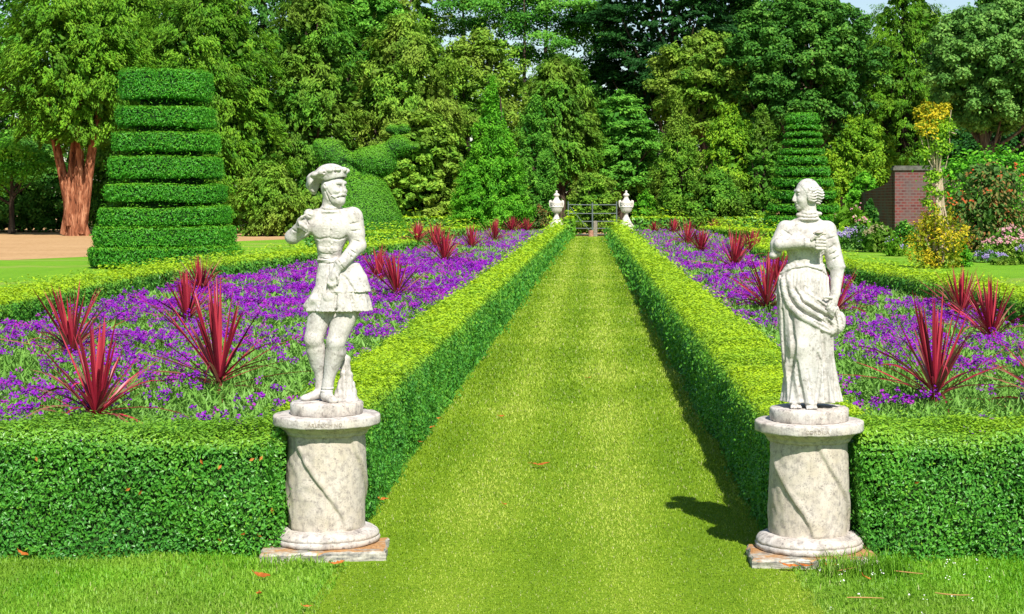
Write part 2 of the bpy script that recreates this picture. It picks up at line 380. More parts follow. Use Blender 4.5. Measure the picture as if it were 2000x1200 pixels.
# ------------------------------------------------------------------ carving: signed distance field -> one continuous mesh
class Carve:
    """u right, v down, w towards the viewer (all in the same unit); step = voxel"""
    def __init__(s, lo, hi, step):
        s.lo = np.array(lo, np.float32); s.h = float(step)
        s.n = np.ceil((np.array(hi) - s.lo) / step).astype(int) + 1
        s.F = np.full(s.n, 40.0, np.float32)
    def sub(s, lo, hi):
        a = np.clip(np.floor((np.array(lo) - s.lo) / s.h).astype(int), 0, s.n); b = np.clip(np.ceil((np.array(hi) - s.lo) / s.h).astype(int) + 1, 0, s.n)
        sl = tuple(slice(i, j) for i, j in zip(a, b))
        ax = [(np.arange(i, j) * s.h + l).astype(np.float32) for i, j, l in zip(a, b, s.lo)]
        return sl, ax[0][:, None, None], ax[1][None, :, None], ax[2][None, None, :]
    def put(s, sl, d, k, op):
        f = s.F[sl]
        if op == '+':
            if k > 0:
                h = np.clip(0.5 + 0.5 * (f - d) / k, 0, 1); s.F[sl] = f * (1 - h) + d * h - k * h * (1 - h)
            else: s.F[sl] = np.minimum(f, d)
        else:
            if k > 0:
                h = np.clip(0.5 - 0.5 * (f + d) / k, 0, 1); s.F[sl] = f * (1 - h) - d * h + k * h * (1 - h)
            else: s.F[sl] = np.maximum(f, -d)
    def ell(s, c, r, k=8, op='+', rot=None, pad=14):
        """ellipsoid; rot: three unit axes as rows"""
        c = np.array(c, float); r = np.array(r, float); R = r.max() + k + pad
        sl, U, V, W = s.sub(c - R, c + R); u, v, w = U - c[0], V - c[1], W - c[2]
        if rot is not None:
            a = [u * e[0] + v * e[1] + w * e[2] for e in np.asarray(rot, np.float32)]
        else: a = [u, v, w]
        q = np.sqrt((a[0] / r[0]) ** 2 + (a[1] / r[1]) ** 2 + (a[2] / r[2]) ** 2)
        g = np.sqrt((a[0] / r[0] ** 2) ** 2 + (a[1] / r[1] ** 2) ** 2 + (a[2] / r[2] ** 2) ** 2) + 1e-6
        s.put(sl, (q * (q - 1) / g).astype(np.float32), k, op); return s
    def cap(s, a, b, ra, rb=None, k=8, op='+', sw=1.0, pad=14):
        """tapering limb from a to b; sw flattens it along w"""
        rb = ra if rb is None else rb; a = np.array(a, float); b = np.array(b, float); R = max(ra, rb) + k + pad
        sl, U, V, W = s.sub(np.minimum(a, b) - R, np.maximum(a, b) + R)
        u, v, w = U - a[0], V - a[1], (W - a[2]) / sw; d = b - a; d = np.array([d[0], d[1], d[2] / sw])
        t = np.clip((u * d[0] + v * d[1] + w * d[2]) / max(1e-6, (d @ d)), 0, 1)
        q = np.sqrt((u - t * d[0]) ** 2 + (v - t * d[1]) ** 2 + (w - t * d[2]) ** 2) - (ra + (rb - ra) * t)
        s.put(sl, q.astype(np.float32), k, op); return s
    def chain(s, pts, rad, k=6, op='+', sw=1.0):
        rad = np.broadcast_to(rad, (len(pts),))
        for i in range(len(pts) - 1): s.cap(pts[i], pts[i + 1], rad[i], rad[i + 1], k, op, sw)
        return s
    def loft(s, keys, k=10, folds=(), op='+', pad=14):
        """keys: (v, centre u, half width, centre w, half depth); folds: (n, amp, phase, v_start)"""
        K = np.array(keys, float); R = pad + k
        sl, U, V, W = s.sub((min(K[:, 1] - K[:, 2]) - R, K[0, 0] - R, min(K[:, 3] - K[:, 4]) - R), (max(K[:, 1] + K[:, 2]) + R, K[-1, 0] + R, max(K[:, 3] + K[:, 4]) + R))
        v1 = V[0, :, 0]; ip = [np.interp(v1, K[:, 0], K[:, i])[None, :, None].astype(np.float32) for i in (1, 2, 3, 4)]
        a = (U - ip[0]) / ip[1]; b = (W - ip[2]) / ip[3]; q = np.sqrt(a * a + b * b) + 1e-6
        th = np.arctan2(b, a); rr = 1.0
        for (n, amp, ph, vs) in folds:
            gr = np.clip((V - vs) / (K[-1, 0] - vs), 0, 1)
            rr = rr + amp * gr * np.sin(n * th + ph + 0.012 * V)
        d = (q - rr) * np.minimum(ip[1], ip[3]) * (0.75 + 0.25 * np.abs(b) / q)
        d = np.maximum(d, np.maximum(K[0, 0] - V, V - K[-1, 0]))
        s.put(sl, d.astype(np.float32), k, op); return s
    def surf(s, u, v):
        i = int(np.clip(round((u - s.lo[0]) / s.h), 0, s.n[0] - 1)); j = int(np.clip(round((v - s.lo[1]) / s.h), 0, s.n[1] - 1))
        ins = np.nonzero(s.F[i, j] < 0)[0]
        return float(s.lo[2] + (ins[-1] if len(ins) else s.n[2] // 2) * s.h)
    def draw(s, pts, rad, k=5, op='-', lift=0.0):
        """a groove ('-') or ridge ('+') along points (u,v) laid on the front surface"""
        pts = np.array(pts, float); seg = np.linalg.norm(np.diff(pts, axis=0), axis=1); L = np.r_[0, np.cumsum(seg)]
        n = max(2, int(L[-1] / 14)); t = np.linspace(0, L[-1], n + 1)
        q = [(np.interp(x, L, pts[:, 0]), np.interp(x, L, pts[:, 1])) for x in t]
        w = np.array([s.surf(*p) for p in q]); w2 = w.copy()
        for i in range(len(w)): w2[i] = np.median(w[max(0, i - 1):i + 2])
        r = np.interp(t, np.linspace(0, L[-1], len(np.atleast_1d(rad))), np.atleast_1d(rad)) if np.ndim(rad) else np.full(n + 1, rad)
        s.chain([(p[0], p[1], x + lift) for p, x in zip(q, w2)], r, k, op); return s
    def ripple(s, lo, hi, fn):
        sl, U, V, W = s.sub(lo, hi); s.F[sl] += fn(U, V, W).astype(np.float32); return s
    def mesh(s, conv):
        Fv = s.F; S = Fv < 0; n = np.array(Fv.shape) - 1
        cnt = np.zeros(n, np.int8)
        for dx in (0, 1):
            for dy in (0, 1):
                for dz in (0, 1): cnt += S[dx:n[0] + dx, dy:n[1] + dy, dz:n[2] + dz]
        act = (cnt > 0) & (cnt < 8); C = np.argwhere(act); idx = np.full(n, -1, np.int64); idx[tuple(C.T)] = np.arange(len(C))
        acc = np.zeros((len(C), 3)); num = np.zeros(len(C))
        cor = [(x, y, z) for x in (0, 1) for y in (0, 1) for z in (0, 1)]
        vals = {c: Fv[C[:, 0] + c[0], C[:, 1] + c[1], C[:, 2] + c[2]] for c in cor}
        for c in cor:
            for ax in range(3):
                if c[ax]: continue
                e = list(c); e[ax] = 1; e = tuple(e); a, b = vals[c], vals[e]; x = (a < 0) != (b < 0)
                t = np.where(x, a / np.where(x, a - b, 1), 0); p = np.array(c, float) + np.zeros((len(C), 3)); p[:, ax] += t
                acc[x] += p[x]; num += x
        P = (C + acc / num[:, None]) * s.h + s.lo
        quads = []
        for ax in range(3):
            o = [1, 2] if ax == 0 else ([2, 0] if ax == 1 else [0, 1])
            A = S.take(range(0, n[ax]), ax); B = S.take(range(1, n[ax] + 1), ax); E = np.argwhere(A != B)
            ok = np.all([(E[:, q] > 0) & (E[:, q] < n[q]) for q in o], axis=0); E = E[ok]
            sg = S[tuple(E.T)]
            def cell(d0, d1):
                q = E.copy(); q[:, o[0]] -= d0; q[:, o[1]] -= d1; return idx[tuple(q.T)]
            Q = np.stack([cell(1, 1), cell(0, 1), cell(0, 0), cell(1, 0)], -1)
            Q[~sg] = Q[~sg][:, ::-1]; quads.append(Q)
        Q = np.concatenate(quads); Q = Q[(Q >= 0).all(1)]
        return conv(P), Q

def frame3(f):
    f = np.array(f, float); f /= np.linalg.norm(f); dn = np.array([0, 1.0, 0]); dn = dn - f * (dn @ f); dn /= np.linalg.norm(dn)
    sd = np.cross(f, dn); sd = sd if sd[2] > 0 else -sd
    return f, dn, sd

def carve_obj(name, cv, conv, mat, parent):
    V, Q = cv.mesh(conv)
    # the map (u,v,w)->(x,-w,-v) keeps orientation of the surface normals right after this check
    me = make_mesh(name, V, [Q], [mat], smooth=True)
    return link(name, me, parent)

def fix_normals(me):
    n = len(me.polygons); co = np.zeros(len(me.vertices) * 3); me.vertices.foreach_get('co', co); co = co.reshape(-1, 3)
    nor = np.zeros(n * 3); me.polygons.foreach_get('normal', nor); cen = np.zeros(n * 3); me.polygons.foreach_get('center', cen)
    ar = np.zeros(n); me.polygons.foreach_get('area', ar)
    vol = ((nor.reshape(-1, 3) * cen.reshape(-1, 3)).sum(1) * ar).sum()
    if vol < 0: me.flip_normals()

# ------------------------------------------------------------------ pedestals
def inscription(text, R, z, size, mat, parent, aim=0.0):
    """shallow letters bent round the rim of the capstone"""
    cu = bpy.data.curves.new('inscription', 'FONT'); cu.body = text; cu.size = size; cu.extrude = 0.0016; cu.align_x = 'CENTER'; cu.space_character = 1.12
    to = bpy.data.objects.new('inscription_curve', cu); COL.objects.link(to)
    dg = bpy.context.evaluated_depsgraph_get(); me = bpy.data.meshes.new_from_object(to.evaluated_get(dg))
    bpy.data.objects.remove(to); bpy.data.curves.remove(cu)
    for v in me.vertices:
        x, y, zz = v.co; a = x / R + aim; r = R + zz * 0.6 + 0.0004
        v.co = (r * math.sin(a), -r * math.cos(a), z + y)
    me.materials.clear(); me.materials.append(mat)
    return link('inscription', me, parent)

def pedestal(name, label, X, Y, text, twist, phase, dz, rz=0.0, aim=0.0):
    t = thing(name, label, 'pedestal', (X, Y, 0))
    rng = np.random.default_rng(int(abs(X) * 100))
    # square slab, worn edges
    a = 0.288; n = 26
    g = np.linspace(-1, 1, n); prof = [(-0.02, 0.0), (0.012, 0.0), (0.036, 0.0), (0.045, 0.008), (0.047, 0.02), (0.047, 0.15)]
    V = []
    per = [(x, -1) for x in g[:-1]] + [(1, y) for y in g[:-1]] + [(-x, 1) for x in g[:-1]] + [(-1, -y) for y in g[:-1]]
    for z, ins in prof:
        for (px, py) in per: V.append((px * (a - ins), py * (a - ins) if py < 0 else py * (0.06 - ins), z))
    V = np.array(V); V += (vnoise(V, 28, 4)[:, None] - 0.5) * np.array([0.016, 0.016, 0.006])
    m = len(per); L = len(prof); i = np.arange(L - 1)[:, None]; j = np.arange(m)[None]
    Q = np.stack([i * m + j, i * m + (j + 1) % m, (i + 1) * m + (j + 1) % m, (i + 1) * m + j], -1).reshape(-1, 4)
    mb = MB(); mb.add(V, Q, 0, False); mb.box((-0.2, -0.2, 0.0), (0.2, 0.2, 0.0462))
    s = mb.obj('base_slab', M['slab'], t); s.rotation_euler[2] = rz
    # two ring mouldings
    def ring(prof, seed, nm, mat, nn=96):
        mb = MB(); mb.lathe(prof, nn)
        V = mb.V[0]; V += (vnoise(V, 40, seed)[:, None] - 0.5) * 0.004; mb.V[0] = V
        return mb.obj(nm, mat, t)
    ring([(0, .046), (.240, .046), (.250, .052), (.252, .066), (.247, .074), (.243, .076), (.247, .079), (.246, .088), (.236, .101), (.214, .112), (.196, .117), (0, .118)], 2, 'base_ring', M['capstone'])
    # drum with sloping steps winding round it
    nz_, nt_ = 90, 240; z0, z1 = .112, .572 + dz
    th = np.linspace(0, 2 * np.pi, nt_, endpoint=False); tt = np.linspace(0, 1, nz_)
    T, Z = np.meshgrid(th, tt); sm = 0.25 * Z + 0.75 * (Z * Z * (3 - 2 * Z))
    ph = ((T + twist * sm + phase) / (np.pi / 2)) % 1.0
    edge = 0.035
    r = np.where(ph < edge, ph / edge, 1 - (ph - edge) / (1 - edge)) ** 1.0
    lip = np.exp(-((ph - 0.10) / 0.05) ** 2)
    fade = np.clip(np.minimum(Z / 0.03, (1 - Z) / 0.10), 0, 1)
    R = 0.181 + fade * (0.013 * (r - 0.5) + 0.003 * lip) + 0.004 * np.sin(np.pi * Z)
    P = np.stack([R * np.sin(T), -R * np.cos(T), z0 + (z1 - z0) * Z], -1)
    P += ((vnoise(P, 30, 7) - 0.5) * 0.0045)[..., None]
    i = np.arange(nz_ - 1)[:, None]; j = np.arange(nt_)[None]
    Q = np.stack([i * nt_ + j, i * nt_ + (j + 1) % nt_, (i + 1) * nt_ + (j + 1) % nt_, (i + 1) * nt_ + j], -1).reshape(-1, 4)
    mb = MB(); mb.add(P.reshape(-1, 3), Q, 0, True); mb.obj('drum', M['drum'], t)
    d = dz
    ring([(.175, .553 + d), (.190, .556 + d), (.196, .566 + d), (.196, .573 + d), (.203, .576 + d), (.214, .590 + d), (.224, .594 + d), (.226, .602 + d), (.18, .603 + d)], 3, 'cornice', M['drum'])
    c = ring([(0, .601 + d), (.246, .601 + d), (.251, .604 + d), (.252, .609 + d), (.252, .640 + d), (.250, .645 + d), (.243, .6485 + d), (0, .649 + d)], 5, 'capstone', M['capstone'])
    inscription(text, 0.252, .6145 + d, 0.0235, M['carve'], c, aim)
    return t

# ------------------------------------------------------------------ statue of a man in a floppy hat
def statue_man(X, Y, Z):
    root = thing('stone_statue', 'weathered white stone statue of a bearded man in a floppy hat and short belted tunic', 'statue', (X, Y, Z))
    sc_ = 933.0
    conv = lambda P: np.stack([(P[:, 0] - 312) / sc_, -P[:, 2] / sc_, (1113 - P[:, 1]) / sc_ + 0.0575], -1)
    c = Carve((105, 85, -150), (545, 1125, 165), 3.0)
    f, dn, sd = frame3((.86, .05, .51)); C0 = np.array((340, 168, 4.0))
    Hd = lambda a, b, s_: C0 + a * f + b * dn + s_ * sd
    rot = (f, dn, sd)
    # torso
    c.ell((332, 345, 0), (86, 88, 56), 4); c.cap((268, 298, -6), (424, 290, -6), 32, 32, 22)
    c.ell((292, 345, 29), (46, 46, 24), 22); c.ell((374, 343, 29), (46, 46, 24), 22)
    c.cap((328, 395, 0), (322, 482, 0), 64, 49, 26, sw=0.78)
    c.cap((300, 440, 28), (345, 440, 28), 20, 20, 16)
    # neck and collar
    c.cap((330, 225, -6), (327, 285, -10), 37, 44, 10)
    c.ell((331, 259, -4), (47, 12, 45), 8); c.ell((331, 275, -2), (54, 12, 51), 9); c.draw([(286, 262), (330, 270), (378, 264)], 2.2, 3)
    # legs
    c.cap((296, 680, 5), (259, 838, 34), 60, 40, 12); c.cap((261, 832, 36), (283, 1000, -2), 40, 23, 10); c.cap((266, 885, 14), (274, 945, 4), 44, 34, 14)
    c.ell((258, 838, 48), (32, 34, 26), 12)
    c.cap((284, 990, -2), (283, 1075, -6), 23, 24, 10); c.cap((282, 1078, 0), (226, 1094, 34), 23, 15, 12); c.ell((222, 1096, 36), (22, 13, 18), 8)
    c.cap((408, 680, 0), (360, 848, 50), 64, 41, 12); c.cap((360, 845, 50), (323, 1035, 42), 41, 23, 10); c.cap((360, 895, 36), (345, 950, 32), 43, 32, 14)
    c.ell((360, 850, 64), (33, 36, 26), 12)
    c.cap((322, 1030, 42), (318, 1080, 40), 24, 26, 10); c.cap((318, 1084, 48), (352, 1098, 92), 25, 18, 12, sw=0.9); c.ell((356, 1100, 96), (22, 14, 22), 8)
    for q in ((330, 1050), (326, 1062)): c.ell((q[0] - 8, q[1], 42), (30, 5, 29), 3)
    # tunic: peplum and lower skirt
    c.loft([(478, 338, 62, 0, 46), (505, 366, 92, 2, 54), (560, 378, 112, 5, 66), (628, 383, 123, 8, 80)], 8, [(7, .035, 0.6, 540)])
    c.loft([(604, 372, 112, 6, 74), (660, 366, 136, 8, 84), (712, 363, 148, 8, 90)], 1.5, [(9, .055, 1.1, 600), (17, .02, 0.0, 640)])
    c.cap((225, 690, 40), (262, 660, 55), 12, 20, 12)
    c.draw([(366, 640), (362, 680), (366, 712)], 7, 3); c.draw([(300, 640), (285, 700)], 5, 6); c.draw([(430, 645), (446, 708)], 5, 6); c.draw([(470, 650), (484, 705)], 5, 6); c.draw([(330, 500), (326, 560), (318, 622)], 3.2, 4); c.draw([(400, 560), (440, 620)], 5, 8)
    # belt
    c.ell((321, 488, 0), (54, 6, 50), 3); c.draw([(272, 478), (321, 482), (368, 478)], 3, 2); c.draw([(272, 499), (321, 503), (374, 499)], 3, 2)
    # medallion, tassel
    w = c.surf(331, 650); c.ell((331, 650, w), (21, 21, 8), 1.5); c.draw([(331, 610), (331, 632)], 4, 2, '+')
    # creases and buttons down the front
    c.draw([(258, 385), (290, 397), (325, 388), (338, 392), (372, 398), (404, 384)], 1.6, 8)
    c.draw([(275, 452), (320, 462), (366, 452)], 0.8, 6); c.draw([(280, 425), (320, 432), (360, 425)], 0.5, 6)
    c.draw([(330, 300), (333, 345), (330, 400), (331, 478)], 1.2, 3)
    for i, v in enumerate(range(308, 476, 21)):
        c.ell((341, v, c.surf(341, v)), (5.2, 5.2, 4.5), 1.5)
    for v in range(316, 400, 12): c.draw([(306, v), (322, v + 2)], 0.6, 2); c.draw([(350, v + 2), (370, v)], 0.6, 2)
    # arm hanging across the body
    c.cap((424, 300, -6), (452, 425, 12), 42, 34, 14); c.cap((428, 300, -6), (440, 370, 0), 42, 40, 12); c.cap((453, 424, 14), (392, 497, 66), 35, 25, 10)
    c.ell((384, 503, 70), (30, 28, 24), 6); c.draw([(368, 482), (384, 500), (400, 526)], 2.5, 2); c.draw([(358, 494), (376, 514), (388, 534)], 2.5, 2)
    for a, b in (((420, 440), (452, 462)), ((410, 452), (436, 478)), ((438, 400), (474, 410)), ((420, 330), (462, 320)), ((426, 360), (470, 356))): c.draw([a, b], 2.5, 5)
    c.cap((374, 515, 74), (352, 562, 82), 18, 21, 8, sw=0.75)
    for i, (u, v, e) in enumerate(((335, 572, (330, 602)), (344, 580, (339, 612)), (353, 582, (350, 614)), (362, 578, (361, 606)))):
        c.chain([(u, v - 6, 86), (u - 2, (v + e[1]) / 2, 90), (e[0] + 2, e[1], 80), (e[0] + 8, e[1] + 4, 68)], (6.6, 6.3, 5.6, 5), 2.2)
    c.chain([(366, 545, 88), (376, 568, 92), (372, 590, 88)], (7, 6.5, 5.2), 3)
    # raised arm, hand by the shoulder
    c.cap((272, 308, -6), (168, 384, 22), 44, 33, 12); c.cap((166, 384, 22), (210, 330, 70), 30, 20, 8)
    c.ell((161, 388, 20), (31, 30, 30), 8); c.draw([(240, 330), (215, 300)], 2.5, 5); c.draw([(230, 366), (205, 384)], 3, 6); c.draw([(190, 360), (165, 350)], 2.5, 5)
    c.ell((214, 322, 78), (23, 25, 16), 6)
    for i in range(4):
        b0 = np.array((204 + i * 9.5, 318 + i * 6.0, 92.0)); c.chain([b0, b0 + (8, 12, 9), b0 + (5, 25, 3), b0 + (-4, 26, -6)], (6.6, 6.4, 5.8, 5), 2)
    c.chain([(206, 312, 90), (218, 298, 98), (232, 290, 98)], (7, 6.6, 5.2), 2.5)
    c.ell((240, 286, 34), (24, 24, 22), 10); c.ell((243, 274, 56), (10, 6, 10), 4, '-'); c.draw([(222, 296), (240, 290), (256, 298)], 2.2, 3)
    # head
    c.ell(C0, (56, 64, 50), 8, rot=rot); c.ell(Hd(10, 36, 0), (50, 46, 43), 10, rot=rot)
    c.ell(Hd(30, 56, 0), (34, 28, 32), 10, rot=rot); c.ell(Hd(24, 66, 0), (22, 18, 22), 8, rot=rot)
    c.cap(Hd(48, -22, -22), Hd(48, -22, 22), 9, 9, 9); c.cap(Hd(53, -14, 0), Hd(63, 12, 0), 6, 9, 5); c.ell(Hd(56, 16, 0), (11, 7, 14), 4, rot=rot)
    for e in (-1, 1):
        c.ell(Hd(51, -7, e * 20), (9, 8, 12), 6, '-', rot=rot); c.ell(Hd(44, -6, e * 19), (10, 8, 10), 1.5, rot=rot)
        c.ell(Hd(54, -6, e * 18), (4.0, 4.0, 4.0), 1, '-'); c.ell(Hd(42, 14, e * 26), (16, 13, 14), 10, rot=rot)
    c.chain([Hd(40, 40, -34), Hd(54, 31, -18), Hd(60, 27, 0), Hd(54, 31, 18), Hd(40, 40, 34), Hd(26, 34, 44)], (5, 7, 8, 7, 5, 3), 4)
    c.chain([Hd(46, 41, -26), Hd(60, 36, 0), Hd(46, 41, 26)], 3.6, 3, '-'); c.cap(Hd(52, 44, -10), Hd(52, 44, 10), 6, 6, 4)
    c.chain([Hd(-14, -12, 50), Hd(-6, 10, 51), Hd(4, 34, 44), Hd(16, 58, 32), Hd(28, 76, 20)], 3.4, 3, '-')
    c.chain([Hd(6, 8, 50), Hd(14, 24, 46), Hd(28, 36, 40)], 2.8, 3, '-')
    c.ell(Hd(-4, -6, 48), (13, 17, 9), 4, rot=rot); c.ell(Hd(-2, -8, 56), (5, 6, 5), 2, '-'); c.ell(Hd(4, -14, 56), (3.5, 3.5, 5), 2, '-')
    for i in range(7): c.chain([Hd(38 - i * 5, 46 + i, 26 + i * 1.6), Hd(40 - i * 5, 58 + i, 20 + i * 2)], 1.6, 2, '-')
    # pitted, worn surface
    c.F += (0.9 * np.sin(np.arange(c.n[0]) * .9)[:, None, None] * np.sin(np.arange(c.n[1]) * .77)[None, :, None] * np.sin(np.arange(c.n[2]) * .83)[None, None, :] * 0.5).astype(np.float32)
    body = carve_obj('figure', c, conv, M['marble'], root); fix_normals(body.data)
    # hat: its own piece
    h = Carve((205, 40, -110), (430, 235, 130), 2.5)
    h.ell((330, 112, 0), (70, 50, 62), 6); h.ell((324, 104, -4), (76, 15, 66), 8)
    tl = math.radians(-10); rb = ((math.cos(tl), math.sin(tl), 0), (-math.sin(tl), math.cos(tl), 0.12), (0, 0, 1))
    h.ell((300, 114, -4), (78, 10, 72), 10, rot=rb); h.ell((252, 146, -6), (27, 44, 58), 12)
    h.chain([(238, 128, -30), (234, 158, -20), (250, 190, -34)], (15, 14, 11), 14); h.cap((250, 120, 20), (240, 150, 10), 14, 12, 10)
    for p, r in (((388, 90, 24), 15), ((366, 88, 50), 14), ((334, 92, 62), 13), ((300, 102, 62), 13), ((394, 94, -20), 14), ((268, 112, 48), 14)): h.ell(p, (r * 1.25, r * .85, r), 7)
    h.ell((350, 180, 8), (62, 80, 58), 5, '-'); h.ell((284, 176, 34), (40, 46, 48), 10, '-')
    for u, v in ((311, 104), (357, 100)): h.ell((u, v, h.surf(u, v)), (5.5, 5.5, 9), 1, '-')
    h.draw([(280, 92), (330, 84), (384, 84)], 2.5, 4)
    hat = carve_obj('hat', h, conv, M['marble'], root); fix_normals(hat.data)
    # tree stump that steadies the legs
    s = Carve((330, 890, -130), (500, 1130, 90), 3.5)
    s.cap((392, 926, -26), (393, 990, -18), 20, 25, 8); s.cap((398, 1000, -14), (405, 1110, -6), 26, 46, 12); s.cap((385, 1040, -10), (372, 1110, 6), 26, 34, 12); s.ripple((331, 892, -128), (498, 1128, 88), lambda U, V, W: 1.6 * np.sin(U * .25 + 2 * np.sin(V * .05)) + 1.2 * np.sin(V * .17 + W * .1))
    for u in (392, 408, 424): s.draw([(u, 960), (u + 8, 1100)], 3, 4)
    st = carve_obj('tree_stump', s, conv, M['marble'], root); fix_normals(st.data)
    mb = MB(); mb.lathe([(0, -0.001), (.166, -0.001), (.170, .004), (.171, .03), (.170, .050), (.163, .058), (.12, .061), (0, .062)], 72)
    V = mb.V[0]; V += (vnoise(V, 45, 3)[:, None] - 0.5) * 0.006; V[:, 2] = np.maximum(V[:, 2], -0.0005); mb.V[0] = V
    mb.obj('round_base', M['capstone'], root)
    return root

# ------------------------------------------------------------------ statue of a woman holding a rose
def statue_woman(X, Y, Z):
    root = thing('stone_statue', 'white stone statue of a woman in a draped skirt holding a rose', 'statue', (X, Y, Z))
    sc_ = 951.0
    conv = lambda P: np.stack([(P[:, 0] - 319) / sc_, -P[:, 2] / sc_, (1072 - P[:, 1]) / sc_ + 0.0605], -1)
    c = Carve((125, 55, -140), (505, 1085, 150), 3.0)
    f, dn, sd = frame3((-.965, .06, .24)); C0 = np.array((308, 127, 0.0)); rot = (f, dn, sd)
    Hd = lambda a, b, s_: C0 + a * f + b * dn + s_ * sd
    # torso
    c.ell((302, 335, 0), (92, 95, 56), 4); c.cap((222, 292, -8), (398, 290, -8), 37, 37, 24); c.cap((270, 262, -6), (356, 262, -6), 24, 24, 18)
    c.ell((262, 345, 34), (40, 42, 28), 14); c.ell((344, 345, 34), (40, 42, 28), 14); c.cap((303, 400, 0), (302, 470, 0), 74, 82, 24, sw=0.66)
    c.cap((316, 180, -4), (316, 240, -6), 34, 42, 10)
    c.ell((318, 214, -2), (41, 11, 39), 9); c.ell((317, 228, 0), (45, 11, 43), 9); c.ell((315, 242, 0), (50, 9, 50), 9); c.draw([(278, 216), (318, 224), (360, 216)], 2.0, 3); c.draw([(276, 230), (318, 238), (362, 230)], 2.0, 3); c.ell((360, 217, 6), (17, 9, 16), 6); c.ell((272, 222, 10), (12, 9, 14), 5)
    # skirt
    c.loft([(440, 302, 84, 0, 54), (500, 292, 111, 2, 64), (560, 293, 120, 4, 74), (640, 302, 124, 6, 80), (740, 308, 121, 8, 84), (850, 313, 117, 8, 84), (960, 326, 118, 10, 84), (1010, 328, 124, 12, 88), (1046, 329, 130, 14, 92)],
           8, [(8, .06, 0.4, 640), (15, .035, 1.3, 760), (23, .008, 0.2, 860)])
    c.cap((290, 620, 42), (268, 800, 66), 54, 40, 24); c.cap((268, 800, 66), (292, 990, 52), 40, 36, 24)
    c.draw([(226, 620), (234, 700), (240, 790), (236, 880), (222, 960), (214, 1040)], (6, 9, 11, 11, 10, 9), 8)
    c.draw([(252, 860), (262, 940), (282, 1040)], (5, 9, 8), 8)
    c.draw([(364, 715), (372, 780), (378, 860), (386, 960), (388, 1044)], (6, 9, 10, 9, 8), 7)
    c.draw([(345, 830), (360, 880), (350, 960), (338, 1040)], (4, 7, 8, 7), 8); c.draw([(410, 760), (424, 880), (434, 1040)], (4, 6, 7), 8); c.draw([(196, 640), (204, 800), (204, 940)], (4, 6, 5), 8)
    c.draw([(300, 900), (312, 970), (318, 1040)], (4, 6, 6), 8)
    # smocked bodice and apron ripples
    c.ripple((170, 470, 10), (420, 640, 140), lambda U, V, W: 2.1 * np.sin(U * .40 + 1.2 * np.sin(V * .05)) * np.clip((V - 470) / 25, 0, 1) * np.clip((640 - V) / 40, 0, 1))
    c.ripple((205, 370, 10), (400, 470, 140), lambda U, V, W: 1.6 * np.sin(U * .30 + V * .16) * np.sin(V * .33) * np.clip((470 - V) / 30, 0, 1))
    c.draw([(190, 488), (240, 462), (305, 452), (370, 470), (405, 500)], 3, 4); c.draw([(190, 480), (240, 454), (305, 444), (370, 462)], 4, 3, '+')
    # overskirt drawn up to her hand: rolls of cloth
    rl = lambda P, r, lift=-2: c.draw(P, r, 7, '+', lift)
    rl([(196, 505), (205, 560), (228, 620), (278, 668), (350, 706), (436, 752)], (8, 12, 15, 15, 14, 10)); rl([(222, 505), (238, 565), (272, 618), (330, 652), (420, 700)], (7, 11, 13, 13, 9))
    rl([(258, 540), (286, 590), (334, 622), (410, 660)], (6, 9, 11, 9)); rl([(300, 560), (340, 592), (396, 628)], (5, 8, 8))
    for P in ([(212, 540), (236, 606), (290, 650), (380, 694)], [(246, 540), (278, 604), (340, 640), (408, 676)], [(300, 610), (350, 650), (424, 716)], [(350, 600), (392, 640)], [(330, 690), (400, 728)]): c.draw(P, (4, 7, 7), 5)
    c.cap((425, 640, 40), (440, 715, 36), 22, 30, 12, sw=0.9); c.ell((452, 690, 30), (26, 42, 26), 10)
    for P in ([(418, 640), (432, 700), (436, 745)], [(440, 640), (456, 690), (462, 735)]): c.draw(P, (5, 6, 5), 5)
    c.ripple((190, 505, 20), (470, 765, 140), lambda U, V, W: 0.5 * np.sin(V * .52 - U * .33 + 1.5 * np.sin(U * .03)) * np.clip((V - 505 - (U - 190) * .35) / 30, 0, 1) * np.clip((640 + (U - 230) * .55 - V) / 30, 0, 1))
    # right arm, forearm across the chest
    c.cap((216, 285, -4), (178, 355, 18), 38, 34, 14); c.ell((172, 380, 14), (27, 32, 36), 10); c.ell((158, 402, 16), (18, 16, 30), 8)
    c.cap((186, 352, 48), (296, 346, 88), 29, 20, 8); c.draw([(182, 300), (210, 330)], 3, 5); c.draw([(170, 330), (196, 318)], 3, 5); c.draw([(200, 290), (236, 312)], 3, 5); c.draw([(160, 378), (186, 386), (214, 380)], 4, 4)
    c.ell((290, 346, 88), (7, 23, 22), 3); c.cap((300, 346, 88), (344, 350, 90), 21, 23, 8, sw=0.75)
    for i in range(4):
        v = 326 + i * 14.0; c.chain([(340, v, 106), (362, v + 1, 106), (378, v + 2, 96), (372, v + 3, 84)], (7.2, 6.8, 6, 5.4), 1.8)
    c.chain([(318, 330, 104), (334, 314, 110), (352, 312, 112)], (7.5, 6.8, 5.6), 3)
    # left arm hanging, hand on the gathered cloth
    c.cap((400, 290, -6), (436, 438, 8), 40, 38, 14); c.ell((440, 452, 8), (40, 12, 36), 5); c.draw([(402, 470), (436, 452), (474, 462)], 3.5, 3)
    for a, b in (((404, 400), (440, 380)), ((410, 425), (456, 400)), ((396, 330), (436, 318)), ((420, 350), (440, 372)), ((400, 372), (430, 352))): c.draw([a, b], 3, 5)
    c.cap((444, 452, 10), (430, 566, 44), 32, 21, 8); c.cap((430, 566, 46), (412, 618, 62), 20, 22, 8, sw=0.75)
